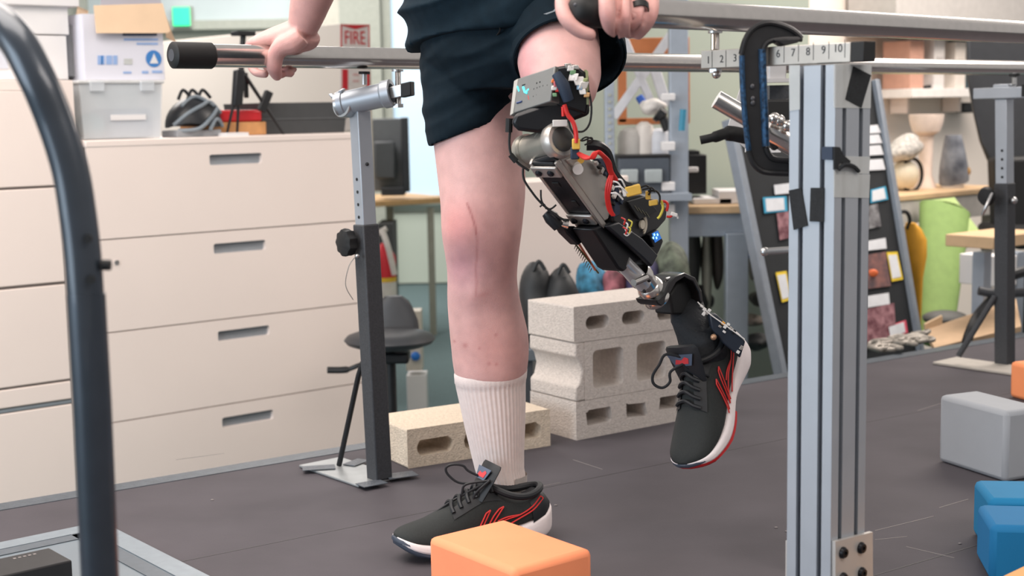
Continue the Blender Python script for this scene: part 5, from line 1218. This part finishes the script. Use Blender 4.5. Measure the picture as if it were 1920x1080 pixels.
# --- controller box: front face drawn as a quad with real depth
d6 = 2.33
TL, TR, BR, BL = P(971, 147, d6 + .035), P(1041, 123, d6 - .02), P(1032, 190, d6 - .03), P(962, 213, d6 + .03)
bnv = (TR - TL).cross(BL - TL).normalized(); bnv = bnv if bnv.y < 0 else -bnv
MB().hexa([TL, TR, BR, BL] + [p - bnv * .045 for p in (TL, TR, BR, BL)]).build('controller_box', M_box6, leg, bevel=.002)
ctrl = leg.children[-1] if leg.children else leg
ctrl = [o for o in bpy.data.objects if o.name.startswith('controller_box')][-1]
L2 = [TL + (TL - TR).normalized() * .013 - bnv * .004, TL, BL, BL + (BL - BR).normalized() * .012 - bnv * .004]
MB().prism(L2, -bnv * .036).build('side_cover', mat('pale_cover', (176, 174, 168), .5), ctrl, bevel=.001)
def BX(px, py, o=.0006): return PL(px, py, TL + bnv * o, bnv)
for (x, y) in ((1007, 156), (1013, 154), (1002, 167), (1008, 165), (1013, 163), (1019, 161), (1027, 160), (1001, 181), (1007, 178)): MB().cyl(BX(x, y), BX(x, y, .0012), .0016, n=8).build('port', M_rubber, ctrl)
MB().tube([BX(981, 163), BX(984, 172), BX(989, 174)], .0022, 6).build('led', M_cy, ctrl); MB().tube([BX(988, 170), BX(992, 167)], .0014, 6).build('led', M_cy, ctrl)
MB().tube([BX(970, 162), BX(973, 171)], .0013, 6).build('led', M_cy, ctrl)
MB().tube([BX(990.5, 179), BX(992, 187)], .0011, 6).build('red_mark', M_wred, ctrl); MB().tube([BX(969, 193), BX(979, 190)], .0018, 6).build('slot', mat('navy_slot', (40, 62, 110), .5), ctrl)
MB().tube([BX(979, 160), BX(985, 158)], .001, 6).build('slot', M_rubber, ctrl)
# --- black carrier below and behind the box
MB().prism([P(x, y, 2.325) for x, y in ((966, 213), (1034, 190), (1104, 160), (1106, 215), (1060, 232), (1010, 250), (972, 245), (958, 232))], V3((0, .075, 0))).build('carrier', M_bk, leg, bevel=.006)
MB().prism([P(x, y, 2.315) for x, y in ((1040, 126), (1078, 120), (1104, 140), (1106, 180), (1100, 215), (1040, 195), (1035, 160))], V3((0, .07, 0))).build('terminal_housing', M_bk, leg, bevel=.004)
MB().tube([P(1043, 138, 2.3), P(1056, 160, 2.295), P(1066, 188, 2.3)], [.008, .0105, .009], 12).build('cable_sleeve', M_navy, leg)
random.seed(11)
bits = [(1042, 150, .005, M_wred), (1044, 158, .006, mat('pink_wire', (220, 120, 130), .5)), (1039, 165, .005, M_wht), (1046, 168, .005, M_wred), (1038, 152, .004, mat('orange_wire', (230, 120, 60), .5)), (1040, 178, .004, mat('green_wire', (110, 150, 110), .5)),
        (1075, 145, .008, M_wht), (1086, 152, .010, M_wht), (1094, 160, .008, M_wht), (1070, 128, .006, M_wht), (1080, 126, .005, M_fr), (1066, 124, .006, M_fr), (1092, 172, .006, M_wht), (1086, 164, .005, mat('pale_blue_bit', (150, 180, 206), .5)), (1097, 150, .004, mat('olive_wire', (150, 160, 110), .5)), (1074, 136, .005, mat('green_wire', (110, 150, 110), .5)), (1100, 178, .005, mat('tan_bit', (206, 160, 110), .5))]
for (x, y, r, mm) in bits:
    MB().box(P(x, y, 2.306), (r * 1.8, .02, r * 1.5), (hdir(random.uniform(-20, 20)), YA, Z + XA * random.uniform(-.4, .4))).build('terminal', mm, leg, bevel=.0012)
MB().prism([P(1098, 130, 2.31), P(1103, 134, 2.31), P(1104, 196, 2.31), P(1100, 196, 2.31)], V3((0, .05, 0))).build('edge_board', mat('pcb_edge', (150, 158, 120), .5), leg)
# --- wires near the top
def wire(pts, r, mt, name='wire', d=2.33, par=leg):
    q = [P(p[0], p[1], p[2] if len(p) > 2 else d) for p in pts]; return MB().tube(catmull(q, 5), r, 8).build(name, mt, par)
wire([(1058, 196), (1064, 214), (1075, 230), (1080, 250), (1080, 268)], .0037, M_wred, d=2.295); wire([(1055, 200), (1056, 218)], .0025, M_wred, d=2.297)
wire([(1104, 170), (1109, 200), (1106, 230), (1094, 246), (1076, 246)], .0017, M_rubber, d=2.31); wire([(1064, 218), (1070, 240), (1078, 252)], .0018, M_rubber, d=2.31)
wire([(958, 235), (955, 262), (958, 288), (972, 306), (992, 320)], .0021, M_rubber, d=2.37); MB().tube([P(955, 222, 2.365), P(954, 248, 2.365)], .0062, 10).build('plug', M_rubber, leg)
MB().tube([P(957, 290, 2.37), P(968, 303, 2.37)], .005, 10).build('plug', M_rubber, leg)
wire([(981, 312), (982, 335), (996, 358), (1014, 380), (1040, 402), (1062, 415)], .002, M_rubber, d=2.40); wire([(1014, 356), (1016, 378), (1030, 392), (1043, 384)], .0016, M_rubber, d=2.40); wire([(1012, 388), (1020, 383), (1024, 392)], .0014, M_rubber, d=2.395)
MB().tube([P(1024, 398, 2.42), P(1034, 408, 2.42), P(1048, 426, 2.42)], [.009, .013, .010], 12).build('cable_gland', M_bk, leg)
MB().tube([P(1055, 418, 2.42), P(1066, 420, 2.42)], [.008, .009], 12).build('fitting', M_chrome, leg)
wire([(1074, 248), (1082, 258), (1092, 264), (1108, 258), (1110, 264), (1096, 272)], .0014, M_rubber, d=2.32); wire([(1090, 262), (1100, 257), (1112, 263), (1105, 270)], .0013, M_rubber, d=2.33)
# --- abutment and knee joint
MB().cyl(P(1021, 244, 2.345), P(1023, 214, 2.345), .0145, n=28).build('abutment', M_chrome, leg); MB().cyl(P(1021, 237, 2.345), P(1022, 229, 2.345), .0165, n=28).build('abutment_collar', M_steel, leg)
MB().box(P(1050, 231, 2.315), (.024, .016, .011), (hdir(5), YA, Z)).build('white_tag', M_wht, leg, bevel=.001)
k0, k1 = P(990, 284, 2.40), P(1046, 264, 2.33); kd_ = (k1 - k0).normalized()
MB().lathe([(.002, 0), (.020, 0), (.0255, .004), (.0255, .075), (.02, .08), (.002, .08)], k0, kd_, 36).build('knee_barrel', M_joint, leg)
MB().lathe([(.002, -.010), (.022, -.010), (.0295, -.006), (.0295, .004), (.026, .008), (.002, .008)], k0, kd_, 36).build('knee_flange', M_joint, leg)
MB().lathe([(.002, -.012), (.026, -.012), (.0305, -.008), (.0305, .006), (.027, .011), (.0215, .0115), (.002, .0115)], k1 + kd_ * .002, kd_, 36).build('knee_flange', M_fr, leg)
MB().lathe([(.002, 0), (.0205, 0), (.0205, .003), (.018, .0045), (.002, .0045)], k1 + kd_ * .0125, kd_, 32).build('joint_cover', mat('dark_cover', (62, 62, 62), .5), leg)
MB().prism([P(x, y, 2.345) for x, y in ((1000, 258), (1012, 240), (1042, 236), (1050, 256), (1040, 275), (1004, 282))], V3((0, .03, 0))).build('yoke', M_joint, leg, bevel=.004)
MB().ball(P(1028, 253, 2.318), .0035).build('pin', M_chrome, leg); MB().ball(P(1003, 305, 2.36), .009).build('pivot', M_fr, leg); MB().tube([P(1000, 306, 2.362), P(1044, 292, 2.32)], .0075, 12).build('cross_pin', M_bk, leg)
MB().prism([P(x, y, 2.39) for x, y in ((981, 268), (992, 262), (1000, 300), (1008, 316), (998, 322), (988, 312))], V3((.02, .012, 0))).build('hinge_arm', M_fr, leg, bevel=.003)
# --- shank: box section with clamps
hwid = .026
lat = [(1049, 298), (1058, 284), (1074, 284), (1100, 292), (1128, 312), (1146, 345), (1148, 390), (1141, 412), (1133, 416)]
MB().prism([SPX(x, y, hwid) for x, y in lat], -ND * hwid * 2).build('shank_frame', M_fr, leg, bevel=.003)
A0, A1 = SPX(1048, 300, hwid) - ND * hwid, SPX(1134, 418, hwid) - ND * hwid; ad = (A1 - A0).normalized(); fr_ = ad.cross(ND).normalized(); fr_ = fr_ if fr_.x < 0 else -fr_
def SB(k, n_, f_, size, name, mt, bevel=.0015, par=leg): return MB().box(A0.lerp(A1, k) + ND * n_ + fr_ * f_, size, (ad, ND, fr_)).build(name, mt, par, bevel=bevel)
SL = (A1 - A0).length
SB(.5, -.003, .0035, (SL * 1.02, .044, .009), 'front_panel', M_bk); SB(.5, hwid - .002, .004, (SL * 1.04, .005, .012), 'frame_edge', M_fr); SB(.5, -hwid - .001, .004, (SL * 1.02, .006, .012), 'frame_edge', M_fr)
for k in (.1, .86):
    cl_ = SB(k, -.004, .011, (.026, .052, .006), 'clamp_plate', M_fr, .002)
    for n_ in (-.016, .008): 
        q = A0.lerp(A1, k) + ND * (n_ - .002) + fr_ * .0142; MB().lathe([(.0062, 0), (.0062, .002), (.004, .004), (.0005, .004)], q, fr_, 16).build('screw', mat('black_oxide2', (40, 42, 48), .35, .6), cl_)
SB(.32, -.006, .0085, (.012, .014, .002), 'recess', M_rubber); SB(.62, .004, .0085, (.016, .01, .002), 'recess', M_rubber)
MB().prism([SPX(x, y, hwid + .004) for x, y in ((1062, 300), (1082, 292), (1098, 296), (1094, 312), (1078, 316))], -ND * .01).build('gusset', M_fr, leg, bevel=.002)
MB().cyl(SPX(1080, 312, hwid), SPX(1084, 318, hwid + .012), .009, n=18).build('white_boss', M_wht, leg); MB().cyl(SPX(1087, 297, hwid), SPX(1089, 300, hwid + .008), .006, n=18).build('brass_screw', M_yel, leg)
MB().box(P(1080, 270, 2.30), (.013, .014, .017), (hdir(10), YA, Z)).build('power_plug', M_yel, leg, bevel=.0015); MB().box(P(1078, 287, 2.305), (.014, .016, .02), (hdir(10), YA, Z)).build('plug_body', M_navy, leg, bevel=.002)
# --- red power harness
random.seed(5)
for k in range(5):
    o = k * 2.0
    wire([(1080 + o * .5, 286, 2.3), (1094 + o, 297 - o * .4, 2.295), (1106 + o, 296, 2.29), (1114 + o, 286 - o * .3, 2.29), (1126 + o, 290 + o * .3, 2.295), (1136 + o, 304, 2.31), (1142 + o * .8, 322, 2.33), (1150 + o, 338, 2.34)], .0021, M_wred, 'power_wire')
for k in range(3): wire([(1145 + k * 2, 325, 2.335), (1138 + k * 4, 345, 2.33), (1136 + k * 3, 368, 2.335), (1140 + k * 3, 392, 2.345), (1148 + k * 2, 404, 2.35)], .0021, M_wred, 'power_wire')
wire([(1100, 272, 2.36), (1122, 274, 2.36), (1138, 288, 2.37), (1148, 320, 2.38), (1166, 345, 2.385), (1184, 352, 2.385)], .009, M_bk, 'conduit'); 
MB().prism([SPX(x, y, .02) for x, y in ((1110, 298), (1124, 296), (1150, 330), (1152, 402), (1140, 408), (1144, 345))], ND * .012).build('driver_board', mat('board_navy', (40, 52, 76), .5), leg, bevel=.001)
for i, (x, y) in enumerate(((1118, 306), (1124, 312), (1128, 320), (1134, 326), (1148, 352), (1152, 366), (1150, 382), (1156, 334), (1160, 344), (1152, 340), (1164, 352), (1158, 372), (1168, 362), (1164, 378))):
    q = SPX(x, y, .034); MB().box(q, (.007, .006, .005 + .003 * (i % 3)), (ad, ND, fr_)).build('component', (M_wht, M_bk, M_fr, M_navy, M_wht)[i % 5], leg, bevel=.0006)
for (a, b) in (((1150, 340), (1168, 356)), ((1154, 350), (1176, 362)), ((1146, 362), (1168, 374)), ((1160, 336), (1172, 350))): wire([(a[0], a[1], 2.33), ((a[0] + b[0]) / 2, (a[1] + b[1]) / 2 - 5, 2.325), (b[0], b[1], 2.33)], .0014, M_wht, 'signal_wire')
# --- electronics pack on the calf
MB().prism([SPX(x, y, .03) for x, y in ((1148, 392), (1166, 366), (1200, 362), (1232, 374), (1252, 390), (1250, 412), (1234, 430), (1200, 448), (1176, 440), (1150, 416))], -ND * .05).build('motor_pack', mat('charcoal_pack', (46, 46, 48), .5, var=.1), leg, bevel=.004)
MB().prism([SPX(x, y, .034) for x, y in ((1172, 378), (1206, 368), (1228, 396), (1194, 412))], ND * .006).build('battery_label', mat('black_label', (34, 36, 38), .6), leg, bevel=.001)
for k in range(4): 
    a, b = SPX(1190 + k * 7, 386 + k * 4, .0406), SPX(1197 + k * 7, 396 + k * 4, .0406); MB().tube([a, b], .0006, 5).build('print', mat('grey_print3', (130, 130, 110), .6), leg)
MB().box(P(1187, 357, 2.38), (.026, .018, .017), (hdir(0) + Z * .22, YA, Z - XA * .22)).build('power_connector', M_yel, leg, bevel=.002); MB().box(P(1172, 361, 2.38), (.008, .014, .012), (XA + Z * .2, YA, Z - XA * .2)).build('connector_tail', M_wht, leg, bevel=.001)
MB().box(P(1225, 380, 2.40), (.015, .014, .009), (XA + Z * .15, YA, Z)).build('power_connector', M_yel, leg, bevel=.0015); MB().box(P(1215, 366, 2.40), (.008, .014, .014), (XA, YA, Z)).build('power_connector', M_yel, leg, bevel=.0015)
wire([(1200, 352), (1212, 348), (1220, 356), (1216, 366)], .0016, M_rubber, d=2.39); wire([(1215, 358), (1230, 358), (1237, 368), (1236, 384)], .0018, M_rubber, d=2.39); wire([(1204, 356), (1222, 352), (1228, 360)], .0015, M_rubber, d=2.385)
wire([(1236, 378), (1247, 378), (1252, 384), (1250, 396)], .0024, M_wred, d=2.4); wire([(1240, 376), (1243, 390), (1238, 404), (1233, 410)], .0022, mat('yellow_wire', (222, 206, 80), .5), d=2.395); wire([(1250, 406), (1258, 406), (1262, 400)], .002, M_wred, d=2.4)
MB().box(P(1264, 402, 2.4), (.011, .008, .006), (XA - Z * .35, YA, Z + XA * .3)).build('white_plug', M_wht, leg, bevel=.001); wire([(1266, 402), (1270, 406), (1271, 410)], .0016, M_wht, d=2.4)
gc = SPX(1202, 421, .034); 
for (r, a0, a1) in ((.019, -.4, 2.4), (.0155, -.3, 2.2)): MB().tube([gc + (ad * math.cos(a0 + (a1 - a0) * i / 14) - fr_ * math.sin(a0 + (a1 - a0) * i / 14)) * r for i in range(15)], .0018, 6).build('gear_arc', mat('ivory_gear', (214, 206, 188), .5), leg)
MB().cyl(gc, gc + ND * .004, .008, n=16).build('gear_hub', mat('ivory_gear', (214, 206, 188), .5), leg)
for (x, y) in ((1165, 408), (1170, 416), (1175, 424), (1168, 426), (1178, 412)): 
    q = P(x, y, 2.385); MB().tube(catmull([q, q + V3((.006, -.003, -.004)), q + V3((.004, -.002, -.012))]), .0013, 6).build('signal_wire', (M_wht, M_wred, mat('yellow_wire', (222, 206, 80), .5))[x % 3], leg)
MB().tube(catmull([P(1172, 430, 2.39), P(1178, 438, 2.385), P(1184, 434, 2.385), P(1176, 442, 2.385), P(1170, 438, 2.385)]), .0011, 6).build('white_loop', M_wht, leg)
# --- lower black block with screen and comb strip
MB().prism([SPX(x, y, .026) for x, y in ((1112, 430), (1150, 412), (1200, 446), (1246, 450), (1238, 470), (1222, 500), (1206, 490), (1186, 496), (1170, 510), (1160, 504))], -ND * .046).build('lower_housing', M_bk, leg, bevel=.004)
MB().prism([SPX(x, y, .03) for x, y in ((1130, 424), (1152, 416), (1196, 446), (1226, 478), (1214, 500), (1200, 486))], ND * .01).build('housing_rib', mat('black_rib', (28, 32, 40), .45), leg, bevel=.003)
sc6 = MB().prism([SPX(x, y, .038) for x, y in ((1218, 440), (1234, 430), (1244, 452), (1226, 464))], -ND * .03).build('display', M_bk, leg, bevel=.002)
MB().prism([SPX(x, y, .0385) for x, y in ((1222, 438), (1233, 432.5), (1240, 447), (1228, 455))], ND * .0006).build('display_screen', mat('screen_blue', (40, 110, 200), .4, emit=.7), sc6)
for (x, y) in ((1227, 440), (1231, 446), (1225, 446), (1233, 440)): MB().box(SPX(x, y, .0394), (.0045, .0006, .0032), (ad, ND, fr_)).build('display_digit', M_scr, sc6)
c0_, c1_ = SPX(1068, 444, -.03), SPX(1122, 512, -.03); cd_ = (c1_ - c0_).normalized()
MB().tube([SPX(1086, 458, -.03), SPX(1116, 506, -.03)], .0022, 6).build('copper_edge', M_pcb, leg); MB().tube([c0_, c1_], .0016, 6).build('board_edge', mat('olive_edge', (100, 96, 60), .5), leg)
for k in range(11):
    q = SPX(1080 + k * 2.9, 459 + k * 4.4, -.03); MB().tube([q, q + fr_ * .009], [.0012, .0005], 5).build('comb_pin', mat('dark_pin', (96, 86, 84), .4, .5), leg)
MB().prism([SPX(x, y, -.02) for x, y in ((1056, 424), (1080, 424), (1096, 452), (1086, 460), (1064, 438))], -ND * .02).build('rear_block', M_bk, leg, bevel=.003)
# --- pylon and ankle
p0, p1 = SPX(1156, 488, .006), SPX(1226, 558, .006); pd_ = (p1 - p0).normalized()
MB().tube([SPX(1150, 490, 0), SPX(1176, 506, 0), SPX(1196, 532, 0)], [.012, .012, .011], 12).build('bracket_arm', M_fr, leg); MB().cyl(SPX(1166, 490, .014), SPX(1206, 532, .014), .0155, n=24).build('pylon', mat('clear_pylon', (206, 206, 208), .25, .5), leg)
q0, q1 = SPX(1196, 508, .008), SPX(1228, 552, .008)
MB().lathe([(.002, 0), (.020, 0), (.022, .004), (.022, .02), (.0195, .022), (.0195, .044), (.022, .046), (.025, .056), (.022, .062), (.002, .062)], q0, (q1 - q0), 30).build('tube_clamp', M_chrome, leg)
MB().tube([SPX(1188, 530, .03), SPX(1212, 520, .034)], .0065, 12).build('clamp_bolt', M_chrome, leg); MB().ball(SPX(1217, 526, .036), .0035).build('clamp_screw', M_rubber, leg); MB().ball(SPX(1208, 546, .03), .0035).build('clamp_screw', M_rubber, leg)
MB().lathe([(.002, 0), (.022, 0), (.026, .006), (.026, .012), (.002, .012)], SPX(1226, 552, .006), (q1 - q0), 30).build('pyramid_base', M_chrome, leg)
# ankle shell: curved black hood
M_carb = mat('carbon_black', (26, 26, 28), .35, .1, coat=.4)
hood = MB(); oc = SPX(1282, 560, 0)
arc = [(1234, 570), (1240, 574), (1250, 566), (1258, 548), (1268, 530), (1284, 519), (1300, 528), (1310, 548), (1313, 566)]
arc2 = [(1230, 562), (1236, 560), (1246, 550), (1254, 530), (1266, 518), (1284, 511), (1304, 520), (1316, 546), (1319, 568)]
MB().prism([SPX(x, y, .03) for x, y in arc + arc2[::-1]], -ND * .045).build('ankle_hood', M_carb, leg, bevel=.002)
for (a, b) in (((1248, 524), (1276, 516)), ((1246, 530), (1270, 524))): MB().tube([SPX(*a, .02), SPX(*b, .02)], .003, 8).build('link_rod', M_steel, leg)
MB().prism([SPX(x, y, .012) for x, y in ((1258, 552), (1270, 532), (1286, 524), (1302, 534), (1308, 560), (1300, 590), (1262, 590))], -ND * .04).build('ankle_core', M_rubber, leg, bevel=.004)
# --- shoe on the prosthetic foot
xt = V3((-.38, -.55, -.74)).normalized(); up6 = V3((-.65, -.5, .705)); up6 = (up6 - xt * up6.dot(xt)).normalized(); yl = up6.cross(xt)
hb6 = P(1408, 648, 2.74) - yl * .02
M6 = frame(hb6, xt, yl * 1.22, up6 * 1.12); side6 = 1 if yl.y < 0 else -1
sh2, T2, us2 = shoe('running_shoe', M6, 'charcoal running shoe hanging toe down on the prosthetic foot', .98, side6)
kn6 = T2(us2(.118, math.pi / 2) + V3((0, 0, .012))); kx, ky = proj(kn6)
for (pts) in ([(kx, ky), (1250, 664), (1236, 684), (1224, 704), (1226, 720), (1242, 727), (1256, 716), (1258, 696), (kx, ky + 4)], [(kx, ky), (1285, 684), (1308, 698), (1330, 705)]):
    MB().tube(catmull([P(x, y, kn6.y - .015) for x, y in pts], 5), .0028, 7).build('lace_loop', M_dk, sh2)
# fabric foot cover between hood and shoe
a6, b6, c6 = SPX(1288, 556, -.006), T2(V3((.078, 0, .105))), T2(V3((.07, 0, .06)))
rs = []
for k in range(9):
    t6 = k / 8; q = (a6 * (1 - t6) ** 2 + (a6.lerp(b6, .5) + V3((-.004, 0, .0))) * 2 * t6 * (1 - t6) + b6 * t6 * t6) if k < 8 else c6
    w6 = lerp([(0, .026), (.4, .034), (.8, .040), (1, .034)], t6); rs.append(ering(q, w6 * 1.15, w6, XA, V3((0, 1, 0)), 24, tilt=-.25) if k < 6 else ering(q, .052, .034, -xt, -yl, 24))
fc = MB().rings(rs).build('foot_cover', mat('black_fabric', (20, 24, 30), .75, var=.2, scale=40, bump=.4, bscale=200), leg, ang=180)
# electronics strap along the heel
d7 = b6.y - .035
st6 = MB().prism([P(x, y, d7) for x, y in ((1330, 590), (1344, 590), (1398, 640), (1388, 672), (1356, 644), (1334, 616))], V3((0, .03, 0))).build('ankle_board', mat('navy_board', (26, 36, 50), .5), leg, bevel=.003)
for i, (x, y) in enumerate(((1316, 574), (1321, 580), (1326, 586), (1312, 578), (1330, 582), (1320, 588), (1350, 612), (1356, 606), (1360, 612), (1366, 608), (1370, 616), (1376, 622), (1358, 622), (1384, 660), (1390, 652), (1380, 664))):
    q = P(x, y, d7 - .001); MB().box(q, (.006, .004, .004 + .002 * (i % 3)), (XA - Z * .7, YA, Z + XA * .7)).build('component', (M_wht, M_wht, M_fr, M_bk)[i % 4] if i != 7 else mat('amber_part', (232, 160, 40), .5), leg, bevel=.0006)
MB().tube(catmull([P(1308, 566, d7), P(1330, 588, d7 - .003), P(1352, 604, d7 - .003), P(1396, 636, d7 - .002)]), .0012, 6).build('signal_wire', M_wht, leg)
MB().ball(P(1338, 632, d7 - .006), .006).build('copper_stud', mat('copper_stud', (190, 150, 120), .4, .5), leg)
